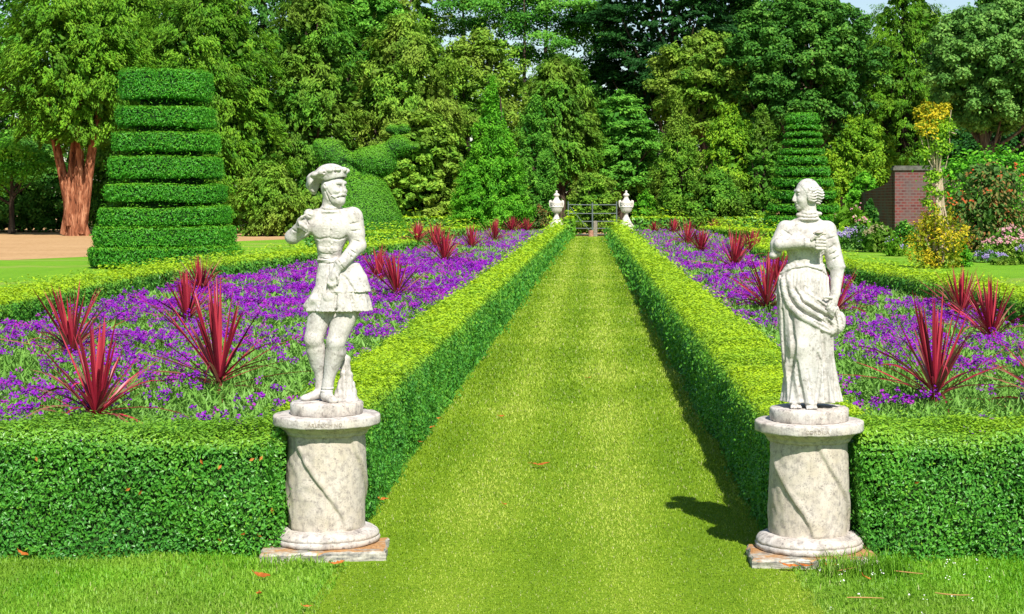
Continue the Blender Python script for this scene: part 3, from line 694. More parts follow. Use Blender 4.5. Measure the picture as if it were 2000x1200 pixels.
    for i, (u, v) in enumerate(((394, 612), (400, 626), (408, 636), (418, 642))):
        c.chain([(u + 10, v - 10, 78), (u, v + 4, 82), (u - 4, v + 20, 76), (u - 2, v + 30, 66)], (6.8, 6.4, 5.8, 5), 2)
    c.chain([(408, 586, 74), (390, 582, 82), (374, 584, 80)], (7, 6.4, 5.2), 3)
    # feet
    for (u, w, r) in ((318, 86, 1.0), (252, 62, .95)):
        c.cap((u, 1040, w - 30), (u, 1056, w), 26 * r, 24 * r, 8)
        for i in range(5): c.chain([(u - 18 + i * 9, 1060, w + 14), (u - 20 + i * 10, 1065, w + 30 - abs(i - 1) * 3)], (6.5 - .5 * i * .5, 5.5), 2)
    # head
    c.ell(C0, (50, 60, 46), 8, rot=rot); c.ell(Hd(18, 36, 0), (36, 38, 34), 10, rot=rot); c.ell(Hd(38, 62, 0), (15, 13, 15), 9, rot=rot)
    c.cap(Hd(50, -2, 0), Hd(62, 27, 0), 5, 7.5, 4); c.ell(Hd(55, 31, 0), (8, 5, 11), 3, rot=rot); c.cap(Hd(45, -12, -20), Hd(45, -12, 20), 7, 7, 7)
    for e in (-1, 1):
        c.ell(Hd(48, 0, e * 19), (8, 8, 11), 5, '-', rot=rot); c.ell(Hd(40, 1, e * 18), (9, 6, 9), 1.5, rot=rot); c.draw([], 1) if 0 else None
        c.ell(Hd(34, 26, e * 20), (16, 15, 14), 10, rot=rot)
    c.cap(Hd(50, 41, -9), Hd(50, 41, 9), 5.5, 5.5, 3); c.cap(Hd(49, 50, -8), Hd(49, 50, 8), 6, 6, 3); c.chain([Hd(50, 45, -15), Hd(56, 45, 0), Hd(50, 45, 15)], 2.2, 2, '-')
    c.F += (0.45 * np.sin(np.arange(c.n[0]) * .9)[:, None, None] * np.sin(np.arange(c.n[1]) * .77)[None, :, None] * np.sin(np.arange(c.n[2]) * .83)[None, None, :]).astype(np.float32)
    body = carve_obj('figure', c, conv, M['marble'], root); fix_normals(body.data)
    # hair: waves swept back over the ear
    h = Carve((215, 40, -85), (410, 225, 90), 2.0)
    h.ell(Hd(-7, -8, 0), (54, 57, 51.5), 4, rot=rot); h.ell(Hd(-50, 8, 0), (30, 36, 36), 12, rot=rot); h.ell(Hd(-46, 42, 6), (17, 13, 22), 6, rot=rot)
    h.ell(Hd(-8, 18, 42), (26, 24, 14), 8, rot=rot)
    h.ell(Hd(74, 38, 0), (66, 84, 90), 12, '-', rot=rot); h.ell(Hd(14, 84, 0), (50, 44, 80), 6, '-', rot=rot)
    def waves(U, V, W):
        a = (U - C0[0]) * f[0] + (V - C0[1]) * f[1] + (W - C0[2]) * f[2]; b = V - C0[1]
        return 2.8 * np.sin(b * .52 + 1.6 * np.sin(a * .13)) * np.clip((b + 40) / 40, 0, 1) * np.clip((10 - a) / 30, 0.15, 1)
    h.ripple((216, 42, -84), (408, 222, 88), waves)
    for a, b in ((-18, -6), (-8, -2), (-26, 6), (-20, 16), (-6, -22)): h.ell(Hd(a, b, h_s := 52), (5, 3.2, 8), 1.5, '-', rot=rot)
    hair = carve_obj('hair', h, conv, M['marble'], root); fix_normals(hair.data)
    # the rose
    r = Carve((305, 265, 60), (400, 330, 145), 2.0)
    for i in range(9):
        a = i * 2.4; q = 6 + 2.0 * i; r.ell((350 + q * math.cos(a), 301 + 2.5 * math.sin(i * 1.7) - (6 if i < 3 else 0), 104 + q * .8 * math.sin(a)), (13, 5.5, 11), 1.2)
    r.ell((350, 306, 104), (18, 8, 16), 4); r.draw([(330, 300), (350, 306), (370, 300)], 2, 2); r.cap((352, 308, 104), (346, 322, 100), 6, 6, 3)
    ro = carve_obj('rose', r, conv, M['capstone'], root); fix_normals(ro.data)
    mb = MB(); mb.lathe([(0, -0.001), (.180, -0.001), (.183, .004), (.184, .03), (.183, .052), (.177, .059), (.12, .061), (0, .062)], 72)
    V = mb.V[0]; V += (vnoise(V, 45, 8)[:, None] - 0.5) * 0.006; V[:, 2] = np.maximum(V[:, 2], -0.0005); mb.V[0] = V
    mb.obj('round_base', M['capstone'], root)
    return root

pedestal('round_pedestal', 'round stone pedestal with winding carved steps under the statue of the man', -1.254, 8.25, 'ARLECCHINO', 1.45, 0.95, 0.0, 0.08, 0.12)
pedestal('round_pedestal', 'round stone pedestal overgrown by hedge leaves under the statue of the woman', 1.0125, 8.10, 'CORDILA', 1.45, 0.05, -0.012, -0.025, 0.03)
statue_man(-1.254, 8.25, 0.6485)
statue_woman(1.0125, 8.10, 0.6365)
# ------------------------------------------------------------------ ground
def sheet(name, pts, z, mat, res=None):
    V = np.array([(x, y, z) for x, y in pts], float)
    me = bpy.data.meshes.new(name); me.from_pydata(V.tolist(), [], [list(range(len(V)))]); me.materials.append(mat)
    return tag(link(name, me), None, None, kind='structure')
sheet('lawn', [(-400, -60), (400, -60), (400, 600), (-400, 600)], 0.0, M['lawn'])
sheet('grass_path', [(-1.15, 2), (0.93, 2), (0.93, 82.6), (-1.15, 82.6)], 0.004, M['path'])
sheet('dry_ground', [(-400, 47), (-60, 48), (-16.5, 49.4), (-15.0, 53), (-14.9, 62), (-14.8, 73.5), (-13.0, 78), (-9, 81), (-2, 84), (4, 84), (9, 82), (14, 80), (19, 76), (400, 74), (400, 400), (-400, 400)], 0.004, M['dry'])
LB = [(-1.6, 8.9), (-1.6, 79), (-4.5, 79), (-4.9, 72), (-4.6, 62), (-5.0, 47), (-5.6, 38), (-6.1, 32), (-6.5, 26), (-6.1, 19), (-5.7, 12), (-4.5, 8.7)]
RB = [(1.38, 8.8), (4.2, 8.7), (4.9, 13), (4.75, 19.5), (4.45, 26), (4.1, 32), (3.9, 40), (4.3, 50), (4.9, 62), (4.9, 72), (4.5, 79), (1.38, 79)]
sheet('bed_soil', LB[::-1], 0.008, M['soil']); sheet('bed_soil', RB, 0.008, M['soil'])

def inside(P, poly):
    x, y = P[:, 0], P[:, 1]; c = np.zeros(len(P), bool); q = np.array(poly); a = q; b = np.roll(q, -1, 0)
    for (x0, y0), (x1, y1) in zip(a, b):
        k = ((y0 > y) != (y1 > y)); t = (y - y0) / (y1 - y0 if y1 != y0 else 1e-9); c ^= k & (x < x0 + t * (x1 - x0))
    return c

def blades(name, X0, X1, Y0, Y1, dens, hgt, wid, mat, label, keep=None, seed=5, lean=0.6, ref=7.0, tint2=0.02):
    """mown grass: single tapering blades, thinner on the ground but bigger with distance"""
    rng = np.random.default_rng(seed)
    # density falls with (ref/Y)^2, drawn by inverse transform
    A = dens * (X1 - X0) * ref * ref * (1 / Y0 - 1 / Y1); n = int(A)
    u = rng.random(n); Y = 1 / (1 / Y0 - u * (1 / Y0 - 1 / Y1)); X = X0 + (X1 - X0) * rng.random(n)
    P = np.stack([X, Y, np.zeros(n)], 1)
    if keep is not None: P = P[keep(P)]; n = len(P); Y = P[:, 1]
    k = np.maximum(1, Y / ref); hh = hgt * (0.5 + 0.8 * rng.random(n)) * np.minimum(k, 2.5); ww = wid * k * (0.6 + 0.8 * rng.random(n))
    a = rng.random(n) * 2 * np.pi; d = np.stack([np.cos(a), np.sin(a), 0 * a], 1); side = np.stack([-np.sin(a), np.cos(a), 0 * a], 1)
    ln = (lean * (0.2 + rng.random(n)))[:, None]
    mid = P + np.array([0, 0, 1]) * (hh * .6)[:, None] + d * ln * hh[:, None] * .35
    tip = P + np.array([0, 0, 1]) * hh[:, None] * (1 - 0.25 * ln) + d * ln * hh[:, None]
    V = np.stack([P - side * ww[:, None] / 2, P + side * ww[:, None] / 2, mid + side * ww[:, None] * .35, tip, mid - side * ww[:, None] * .35], 1).reshape(-1, 3)
    i = np.arange(n)[:, None] * 5
    t = np.clip(rng.random(n) * .6 + .4 * vnoise(P, 1.3, 3) + 0.36 * (vnoise(P * np.array([.45, 1.0, 1]), 1.1, 8) - .5) + .22 * np.sin(P[:, 0] * 8.5 + .4), 0, 1)
    y = (rng.random(n) < tint2) * 0.8
    mb = MB(); at = np.stack([t, y], 1)
    mb.add(V, np.concatenate([i + np.array([0, 1, 2, 4])]), 0, False, at); mb.n -= len(V); mb.V.pop()
    mb.add(V, i + np.array([4, 2, 3]), 0, False, at)
    return tag(mb.obj(name, mat), label, 'grass', kind='stuff')
slabs = lambda P: ~(((np.abs(P[:, 0] + 1.254) < .30) & (P[:, 1] > 7.95) & (P[:, 1] < 8.55)) | ((np.abs(P[:, 0] - 1.0125) < .29) & (P[:, 1] > 7.83) & (P[:, 1] < 8.4)))
blades('path_grass', -1.15, 0.93, 6.3, 82.5, 12500, 0.0125, 0.0036, M['blade_path'], 'short mown yellow-green grass of the straight path', slabs, 5, 0.9, tint2=0.035)
blades('lawn_grass', -3.6, -1.10, 6.3, 8.35, 8500, 0.021, 0.0042, M['blade_lawn'], 'green lawn grass in front of the near hedges', slabs, 6, 1.2)
blades('lawn_grass', 0.90, 2.9, 6.3, 8.3, 8500, 0.023, 0.0042, M['blade_lawn'], 'green lawn grass in front of the near hedges', slabs, 7, 1.2, tint2=0.01)
# taller tuft that hides the right slab's corner
blades('grass_tuft', 1.02, 1.42, 7.62, 7.84, 9000, 0.085, 0.0048, M['blade_lawn'], 'tuft of longer green grass grown over the corner of a stone slab', None, 8, 0.9)
blades('grass_tuft', -1.62, -1.22, 7.80, 7.95, 6000, 0.05, 0.0045, M['blade_lawn'], 'fringe of longer grass along the front edge of a stone slab', None, 9, 0.9)

# ------------------------------------------------------------------ clipped hedges
def sweep(poly, hw, h, inset=0.0, step=0.25, rnd=0.07, bulge=0.0):
    poly = np.array(poly, float); seg = np.linalg.norm(np.diff(poly, axis=0), axis=1); L = np.r_[0, np.cumsum(seg)]
    n = max(3, int(L[-1] / step)); t = np.linspace(0, L[-1], n)
    p = np.stack([np.interp(t, L, poly[:, 0]), np.interp(t, L, poly[:, 1])], 1)
    for _ in range(2 if len(poly) > 3 else 0): p[1:-1] = (p[:-2] + 2 * p[1:-1] + p[2:]) / 4
    d = nz(np.gradient(p, axis=0)); s = np.stack([d[:, 1], -d[:, 0]], 1)
    hw -= inset; h -= inset
    rnd = min(.10, hw * .6); ar = [(math.cos(q), math.sin(q)) for q in np.linspace(0, np.pi / 2, 7)]
    prof = [(-hw, 0), (-hw - bulge, h * .3)] + [(-hw + rnd - rnd * c_, h - rnd + rnd * s_) for c_, s_ in ar] + [(hw - rnd + rnd * c_, h - rnd + rnd * s_) for c_, s_ in ar[::-1]] + [(hw + bulge, h * .3), (hw, 0)]
    prof = np.array(prof); m = len(prof)
    V = np.zeros((n, m, 3)); V[:, :, 0] = p[:, None, 0] + s[:, None, 0] * prof[None, :, 0]; V[:, :, 1] = p[:, None, 1] + s[:, None, 1] * prof[None, :, 0]; V[:, :, 2] = prof[None, :, 1]
    ends = np.zeros(n); ends[0] = -1; ends[-1] = 1
    V[:, :, :2] -= (ends * inset)[:, None, None] * d[:, None]
    i = np.arange(n - 1)[:, None]; j = np.arange(m - 1)[None]
    Q = np.stack([i * m + j, (i + 1) * m + j, (i + 1) * m + j + 1, i * m + j + 1], -1).reshape(-1, 4)
    Vf = V.reshape(-1, 3)
    caps = []
    for e, fl in ((0, 0), (n - 1, 1)):
        b = e * m
        for k in range(m - 2): q = (b, b + k + 1, b + k + 2); caps.append(q if not fl else q[::-1])
    caps = np.array(caps); mid = (m // 2) - 1
    q0 = Vf[Q[mid]]
    if np.cross(q0[1] - q0[0], q0[2] - q0[0])[2] < 0: Q = Q[:, ::-1]
    for k, tr in enumerate(caps):
        a_, b_, c_ = Vf[tr]; dd = -d[0] if k < m - 2 else d[-1]; nn = np.cross(b_ - a_, c_ - a_)
        if nn[0] * dd[0] + nn[1] * dd[1] < 0: caps[k] = tr[::-1]
    return Vf, Q, caps

def hedge(poly, hw, h, label, size_k=0.0021, cover=2.6, seed=1, group='clipped box hedges', cut=None, yb=0.0, ytop=1.0, dry=0, bump=0.035, step=0.25):
    rng = np.random.default_rng(seed)
    mb = MB()
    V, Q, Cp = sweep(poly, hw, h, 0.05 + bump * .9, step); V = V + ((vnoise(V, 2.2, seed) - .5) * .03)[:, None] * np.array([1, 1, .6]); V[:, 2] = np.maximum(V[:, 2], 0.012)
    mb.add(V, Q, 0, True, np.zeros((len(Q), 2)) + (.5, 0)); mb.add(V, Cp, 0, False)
    V, Q, Cp = sweep(poly, hw, h, 0.0, step); T = np.concatenate([tris(Q), Cp])
    sz = lambda Y: np.maximum(0.021, size_k * Y)
    P, N = sample_surface(V, T, None, rng, lambda C: cover * (1 + .5 * (C[:, 2] > h * .8)) / (0.5 * sz(C[:, 1]) ** 2))
    if cut is not None: k = cut(P); P, N = P[k], N[k]
    def tint2(P, N, rng):  # top leaves turn yellow: new growth, plus sunlight painted into their colour
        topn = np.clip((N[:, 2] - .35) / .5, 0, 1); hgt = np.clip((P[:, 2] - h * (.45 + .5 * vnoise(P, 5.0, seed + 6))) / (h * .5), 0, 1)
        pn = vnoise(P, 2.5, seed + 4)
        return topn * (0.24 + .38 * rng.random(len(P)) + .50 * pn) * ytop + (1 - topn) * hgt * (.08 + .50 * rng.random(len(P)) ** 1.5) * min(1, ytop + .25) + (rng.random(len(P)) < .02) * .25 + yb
    leafy(mb, P, N, sz(P[:, 1]), rng, 0.52, np.clip(30 / np.maximum(P[:, 1], 1), .5, 1.9), 0.12, 0.75, 1, (bump, 4.5), tint2, 1.8, seed, 2.5)
    if dry:
        P, N = sample_surface(V, T, dry, rng, lambda C: (C[:, 1] < 8.2) * (C[:, 2] < h * .8) * 1.0)
        A = rdir(len(P), rng); Vd, Qd = cards(P + N * .004, nz(N + rdir(len(P), rng) * .6), A, .028, .014); mb.add(Vd, Qd, 2, False, np.stack([rng.random(len(P)), 0 * P[:, 0]], 1))
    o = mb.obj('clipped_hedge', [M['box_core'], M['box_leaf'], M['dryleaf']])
    return tag(o, label, 'hedge', group)

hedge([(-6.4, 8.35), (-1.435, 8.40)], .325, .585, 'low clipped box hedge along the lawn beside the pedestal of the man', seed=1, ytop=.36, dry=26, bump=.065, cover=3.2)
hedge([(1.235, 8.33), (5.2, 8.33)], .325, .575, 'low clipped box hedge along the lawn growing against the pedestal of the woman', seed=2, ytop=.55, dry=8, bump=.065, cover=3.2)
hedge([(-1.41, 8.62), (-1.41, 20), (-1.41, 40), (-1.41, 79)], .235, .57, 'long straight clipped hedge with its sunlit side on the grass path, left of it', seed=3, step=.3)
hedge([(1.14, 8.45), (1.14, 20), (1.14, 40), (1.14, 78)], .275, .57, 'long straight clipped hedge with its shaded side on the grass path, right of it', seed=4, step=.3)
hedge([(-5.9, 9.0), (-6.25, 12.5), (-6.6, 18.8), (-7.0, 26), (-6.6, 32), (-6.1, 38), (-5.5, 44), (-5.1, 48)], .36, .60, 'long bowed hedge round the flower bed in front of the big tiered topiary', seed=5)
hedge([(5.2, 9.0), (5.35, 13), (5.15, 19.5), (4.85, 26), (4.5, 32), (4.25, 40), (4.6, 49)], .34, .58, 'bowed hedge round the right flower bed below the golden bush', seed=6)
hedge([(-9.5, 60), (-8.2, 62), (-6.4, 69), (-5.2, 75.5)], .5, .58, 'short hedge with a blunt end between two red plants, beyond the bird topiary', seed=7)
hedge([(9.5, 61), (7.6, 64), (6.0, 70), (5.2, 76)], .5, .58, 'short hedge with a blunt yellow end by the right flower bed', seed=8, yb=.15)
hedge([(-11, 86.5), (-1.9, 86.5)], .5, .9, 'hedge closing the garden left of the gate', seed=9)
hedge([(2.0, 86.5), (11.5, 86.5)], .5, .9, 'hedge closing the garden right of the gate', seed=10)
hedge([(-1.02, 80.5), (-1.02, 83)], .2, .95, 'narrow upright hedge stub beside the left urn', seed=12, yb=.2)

# ------------------------------------------------------------------ flower beds
def verbena(name, poly, label, seed, fl_k=1.0, near_sparse=1.0):
    rng = np.random.default_rng(seed)
    t = thing(name, label, 'flowers', (0, 0, 0), 'verbena beds', kind='stuff')
    q = np.array(poly); x0, y0 = q.min(0); x1, y1 = q.max(0)
    def scatter(dens, ref, ymax=None):
        """density dens*(ref/max(Y,ref))^p"""
        n = int(dens * (x1 - x0) * (y1 - y0)); P = np.stack([x0 + (x1 - x0) * rng.random(n), y0 + (y1 - y0) * rng.random(n), np.zeros(n)], 1)
        P = P[rng.random(n) < np.minimum(1, (ref / P[:, 1]) ** 1.5)]
        return P[inside(P, poly)]
    # leaves
    P = scatter(1500, 13); n = len(P); k = np.maximum(1, P[:, 1] / 13) ** .75
    hmap = 0.25 + 0.13 * vnoise(P, 1.6, seed)
    P[:, 2] = hmap * (0.30 + 0.72 * rng.random(n) ** .6)
    a = rng.random(n) * 2 * np.pi; el = 0.25 + 0.9 * rng.random(n)
    A = np.stack([np.cos(a) * np.cos(el), np.sin(a) * np.cos(el), np.sin(el)], 1); N = nz(np.stack([-np.cos(a) * np.sin(el), -np.sin(a) * np.sin(el), np.cos(el)], 1) + rdir(n, rng) * .35)
    V, Q = cards(P, N, A, (0.07 + 0.05 * rng.random(n)) * k, (0.014 + .008 * rng.random(n)) * k, .2)
    mb = MB(); mb.add(V, Q, 0, False, np.stack([np.clip(.55 * rng.random(n) + .45 * vnoise(P, .9, seed + 2), 0, 1), 0 * a], 1))
    mb.obj('foliage', M['verb_leaf'], t)
    # flower heads: flat clusters of florets on thin stalks
    P = scatter(150 * fl_k, 24); n = len(P)
    cl = vnoise(P, 1.1, seed + 5) * .6 + vnoise(P, 3.2, seed + 6) * .4
    farther = np.clip((P[:, 1] - 11) / 34, 0, 1) ** .9
    P0 = P
    keep = rng.random(n) < np.clip(.30 + .34 * farther + (cl - .52) * 2.6, 0.02, 1) * (0.42 + .12 * near_sparse + .5 * farther) * .58
    P = P[keep]; n = len(P); rep = np.where(P[:, 1] < 40, rng.integers(1, 5, n), 1); P = np.repeat(P, rep, 0); n = len(P); P[:, :2] += rng.standard_normal((n, 2)) * np.array([.055, .035]); n = len(P); Y = P[:, 1]
    P[:, 2] = 0.31 + 0.11 * vnoise(P, 1.6, seed) + 0.03 * rng.standard_normal(n)
    k = np.maximum(1, Y / 16) ** .6
    nf = 13
    c = np.repeat(P, nf, 0); kk = np.repeat(k, nf); m = len(c)
    aa = rng.random(m) * 2 * np.pi; rr = np.sqrt(rng.random(m)) * 0.027 * kk
    c = c + np.stack([np.cos(aa) * rr, np.sin(aa) * rr, 0.012 * kk * rng.standard_normal(m) - rr * .25], 1)
    V, Q = cards(c, nz(np.array([0, -.25, .8]) + rdir(m, rng) * .55), rdir(m, rng), 0.022 * kk, 0.019 * kk, .05)
    tint = np.repeat(rng.random(n) * .6, nf) + rng.random(m) * .4; yg = np.repeat((rng.random(n) < .22) * .7, nf)
    mb = MB(); mb.add(V, Q, 0, False, np.stack([tint, yg], 1)); mb.obj('flower_heads', M['verb_fl'], t)
    near = P[P[:, 1] < 22]; n = len(near)
    b = near * np.array([1, 1, 0]) + np.stack([.04 * rng.standard_normal(n), .04 * rng.standard_normal(n), np.zeros(n) + .05], 1)
    s_ = np.array([.0022, 0, 0]); V = np.stack([b - s_, b + s_, near + s_ * .7, near - s_ * .7], 1).reshape(-1, 3)
    mb = MB(); mb.add(V, np.arange(4 * n).reshape(n, 4), 0, False); mb.obj('stems', M['verb_leaf'], t)
    return t
verbena('verbena_bed', LB, 'bed of purple verbena flowers behind the man statue', 31, 1.0, 1.6)
verbena('verbena_bed', RB, 'bed of purple verbena flowers behind the woman statue', 32, 0.9, 0.5)

# ------------------------------------------------------------------ red sword-leaved plants
def cordyline(px, py, top, label, seed, z=0.30, sp=1.0, n=70, two=False, Yf=None, lowz=0.0):
    Y = Yf or gy(py, z); X = gx(px, Y); rng = np.random.default_rng(seed)
    tz = gz(top, Y); Lm = max(0.40, (tz - 0.33) * 1.04)
    t = thing('red_cordyline', label, 'cordyline', (X, Y, 0), 'red cordylines in the flower beds', rz=0)
    mb = MB(); hb = 0.37
    mb.tube([(0, 0, 0), (0.008, 0.0, .15), (.0, .005, .28), (0, 0, hb)], [.034, .030, .028, .02], 8, 0, wob=.1, seed=seed)
    mb.obj('stem', M['cord_stem'], t)
    K = 7; u = np.linspace(0, 1, K)
    ty = rng.random(n); inc = np.where(ty < .24, .26 * rng.random(n), np.where(ty < .62, .22 + .62 * rng.random(n), .8 + .62 * rng.random(n)))
    az = rng.random(n) * 2 * np.pi + np.arange(n) * 2.4
    L = Lm * (0.72 + 0.32 * rng.random(n)) * (1.0 + 0.12 * inc) * sp ** (inc / 1.5)
    Wd = (0.018 + .010 * rng.random(n)) * (1 + .18 * (inc < .4)) * max(1, Y / 30) ** .5
    dr = np.array([np.cos(az), np.sin(az), 0 * az]).T; sd = np.array([-np.sin(az), np.cos(az), 0 * az]).T
    droop = (0.10 + 0.85 * rng.random(n) ** 2) * np.clip(inc - .28, 0, 1); kink = (rng.random(n) < .10) * .5; droop = droop + kink * (inc > .3)
    r = np.sin(inc)[:, None] * u * L[:, None]; zz = np.cos(inc)[:, None] * u * L[:, None] - droop[:, None] * u ** 2.5 * L[:, None] * .75
    base = hb - 0.10 * rng.random(n) * (inc / 1.4)
    cen = dr[:, None] * (r + .012)[..., None] + np.array([0, 0, 1.0]) * (zz + base[:, None])[..., None]
    prof = np.array([.75, .95, 1, .92, .72, .42, .04]); tw = rng.standard_normal(n)[:, None] * .5 * u
    nrm = nz(np.cross(np.gradient(cen, axis=1), sd[:, None] + 0 * cen)); sdt = sd[:, None] * np.cos(tw)[..., None] + nrm * np.sin(tw)[..., None]
    w_ = (Wd[:, None] * prof)[..., None] * .5
    mid = cen + nrm * w_ * -0.35
    V = np.stack([cen - sdt * w_, mid, cen + sdt * w_], 2)           # n,K,3,3
    i = np.arange(n)[:, None, None] * K * 3; k_ = np.arange(K - 1)[None, :, None] * 3; c_ = np.arange(2)[None, None, :]
    Q = np.stack([i + k_ + c_, i + k_ + c_ + 1, i + k_ + 3 + c_ + 1, i + k_ + 3 + c_], -1).reshape(-1, 4)
    tint = np.repeat(np.clip(rng.random(n) * .8 + .2 * (inc < .5), 0, 1), (K - 1) * 2); yg = np.repeat(((rng.random(n) < .5) & (inc > .7)) * (.4 + .5 * rng.random(n)), (K - 1) * 2)
    mb = MB(); mb.add(V.reshape(-1, 3), Q, 0, False, np.stack([tint, yg], 1)); mb.obj('leaf_rosette', M['cord_leaf'], t)
    t.rotation_euler = (rng.normal() * .09, rng.normal() * .09, rng.random() * 6.28)
    return t
CORD = [
 (182, 815, 640, 'red spiky cordyline closest to the front hedge, left of the man statue'),
 (153, 690, 560, 'red spiky cordyline just behind the frontmost one on the far left'),
 (430, 748, 556, 'large red spiky cordyline standing alone halfway between the left edge and the man statue'),
 (368, 628, 535, 'red cordyline partly hidden behind the large lone one near the man statue'),
 (400, 572, 503, 'red cordyline at the foot of the bowed hedge below the big tiered topiary'),
 (780, 578, 497, 'red cordyline to the right of the man statue at hip height, front one of two'),
 (742, 548, 484, 'red cordyline half hidden behind the tunic of the man statue'),
 (868, 514, 452, 'red cordyline in front of a tight pair in the middle of the left bed'),
 (852, 490, 436, 'red cordyline behind the front one of the tight pair in the left bed'),
 (815, 472, 434, 'small red cordyline against the blunt end of the short hedge in the left bed'),
 (923, 484, 442, 'thin red cordyline alone in the middle of the left bed'),
 (963, 470, 429, 'bushy red cordyline at the inner end of the left bed row'),
 (1000, 446, 425, 'tiny far red cordyline before the left closing hedge, outer one of two'),
 (1030, 446, 427, 'tiny far red cordyline before the left closing hedge, close to the urn'),
 (904, 440, 420, 'tiny far red cordyline peeping over the short hedge on the left'),
 (1824, 775, 592, 'large red spiky cordyline to the right of the woman statue'),
 (1940, 662, 545, 'red cordyline with the widest fan of leaves, below the border of pink flowers'),
 (1876, 616, 528, 'red cordyline close under the golden bush by the right bowed hedge'),
 (1496, 598, 500, 'red cordyline at the elbow of the woman statue, towards the path'),
 (1524, 566, 497, 'red cordyline partly behind the waist of the woman statue'),
 (1625, 606, 530, 'red cordyline seen between the arm and the body of the woman statue'),
 (1432, 526, 450, 'wide red cordyline in front of the blunt yellow hedge end'),
 (1466, 498, 450, 'red cordyline directly behind the wide one by the blunt yellow hedge end'),
 (1368, 494, 450, 'small red cordyline between two bigger ones in the right bed'),
 (1338, 478, 430, 'tall red cordyline far down the right bed'),
 (1314, 446, 427, 'far red cordyline by the closing hedge on the right'),
 (1280, 446, 434, 'tiny far red cordyline nearest to the right urn'),
 (1402, 443, 428, 'tiny far red cordyline behind the blunt yellow hedge end'),
 (2040, 790, 640, 'red cordyline at the right edge of the picture with leaves reaching in'),
]
for i, (px, py, tp, lb) in enumerate(CORD):
    Yf = {904: 82.0, 1402: 82.0, 1280: 77.0, 1314: 74.0, 1000: 76.0, 1030: 77.5}.get(px)
    cordyline(px, py, tp, lb, 100 + i, 0.32, 1.15 if i in (0, 2, 15, 16, 28) else 1.4, 66 if py > 600 else 84, Yf=Yf)

# ------------------------------------------------------------------ fallen leaves and stalks on the grass
def dry_leaf(px, py, size, label, seed, rz=None, z0=0.028, grp='fallen orange leaves'):
    Y = gy(py, z0); X = gx(px, Y); rng = np.random.default_rng(seed); n = 9
    u = np.linspace(-1, 1, n); wv = 0.38 * (1 - u ** 2) ** .7 * (1 + .18 * rng.standard_normal(n)); curl = .22 * u ** 2 + .05 * rng.standard_normal(n)
    V = []
    for k in range(n): V += [(u[k], -wv[k], curl[k] + .12), (u[k], 0, curl[k]), (u[k], wv[k], curl[k] + .10 * rng.random())]
    V = np.array(V) * size / 2
    Q = [(3 * k + c, 3 * k + 3 + c, 3 * k + 4 + c, 3 * k + 1 + c) for k in range(n - 1) for c in (0, 1)]
    mb = MB(); mb.add(V, Q, 0, False, np.stack([rng.random(len(Q)) * .5 + rng.random() * .5, np.zeros(len(Q))], 1))
    mb.tube([(-size / 2, 0, curl[0] * size / 2), (-size * .65, .01, 0.012)], [.0016, .001], 5, 0)
    o = mb.obj('fallen_leaf', M['dryleaf']); o.location = (X, Y, z0); o.rotation_euler = (.30 + rng.normal() * .15, rng.normal() * .2, rng.normal() * .7 if rz is None else rz)
    return tag(o, label, 'leaf', grp)
dry_leaf(1055, 908, .115, 'large flat orange leaf lying in the middle of the grass path', 1, 0.1)
for i, (x, y, s, l) in enumerate([
 (512, 1124, .065, 'orange leaf on the lawn just below the slab of the left pedestal'), (507, 1160, .045, 'small orange leaf on the lawn, lower one of two below the left pedestal'),
 (748, 975, .055, 'orange leaf at the foot of the left path hedge, close to the left pedestal'), (842, 835, .05, 'orange leaf under the left path hedge, lower of two near each other'), (853, 818, .05, 'orange leaf under the left path hedge, upper of two near each other'),
 (822, 864, .045, 'brown leaf at the hedge foot, third up from the left pedestal'), (979, 813, .04, 'small orange leaf on the path near its upper half'), (1438, 905, .05, 'brown leaf in the hedge shadow above the right pedestal'), (1472, 972, .05, 'brown leaf in the shade directly behind the right pedestal'),
 (1543, 1106, .06, 'orange leaf litter at the front corner of the right slab'), (1575, 1105, .05, 'orange leaf lying right of the litter at the right slab'), (1622, 1106, .06, 'star shaped orange leaf in the longer grass by the right slab'), (1692, 1129, .04, 'small orange leaf on the lawn right of the right pedestal'),
 (660, 1100, .05, 'orange leaf touching the front edge of the left slab'), (1150, 738, .05, 'faint reddish leaf far up the path'), (45, 1082, .05, 'orange leaf at the foot of the front hedge on the far left'), (600, 1185, .035, 'small orange leaf near the bottom edge of the lawn'), (985, 985, .03, 'tiny orange leaf below the large flat one on the path')]):
    dry_leaf(x, y, s * 1.3, l, 10 + i)
def stalk(px, py, L, rz, label, seed):
    Y = gy(py, .03); X = gx(px, Y); rng = np.random.default_rng(seed); u = np.linspace(-.5, .5, 9)
    b = rng.normal() * .25; mb = MB(); mb.tube(np.stack([u * L, b * L * (u ** 2 - .25), .004 + 0 * u], 1), [.002, .0025, .0028, .0028, .0028, .0025, .002, .002, .0015], 6)
    o = mb.obj('dry_stalk', M['straw']); o.location = (X, Y, .03); o.rotation_euler = (0, 0, rz); return tag(o, label, 'stalk', 'dry stalks on the lawn')
stalk(1660, 1112, .16, .7, 'curved dry stalk beside the star shaped leaf at the right slab', 1); stalk(1775, 1120, .13, -.5, 'short dry stalk in the middle of the right lawn', 2)
stalk(1860, 1162, .14, -.3, 'dry stalk on the right lawn nearest to the bottom right corner', 3); stalk(1690, 1170, .15, -.1, 'dry stalk near the bottom edge below the right pedestal', 4)
rng = np.random.default_rng(77); n = 45
Pc = np.stack([0.95 + 1.7 * rng.random(n), 6.5 + 1.4 * rng.random(n), .03 + .01 * rng.random(n)], 1); Pc = np.repeat(Pc, 4, 0) + .006 * rng.standard_normal((4 * n, 3))
V, Q = cards(Pc, nz(np.array([0, -.3, 1]) + rdir(4 * n, rng) * .5), rdir(4 * n, rng), 0.007, .006)
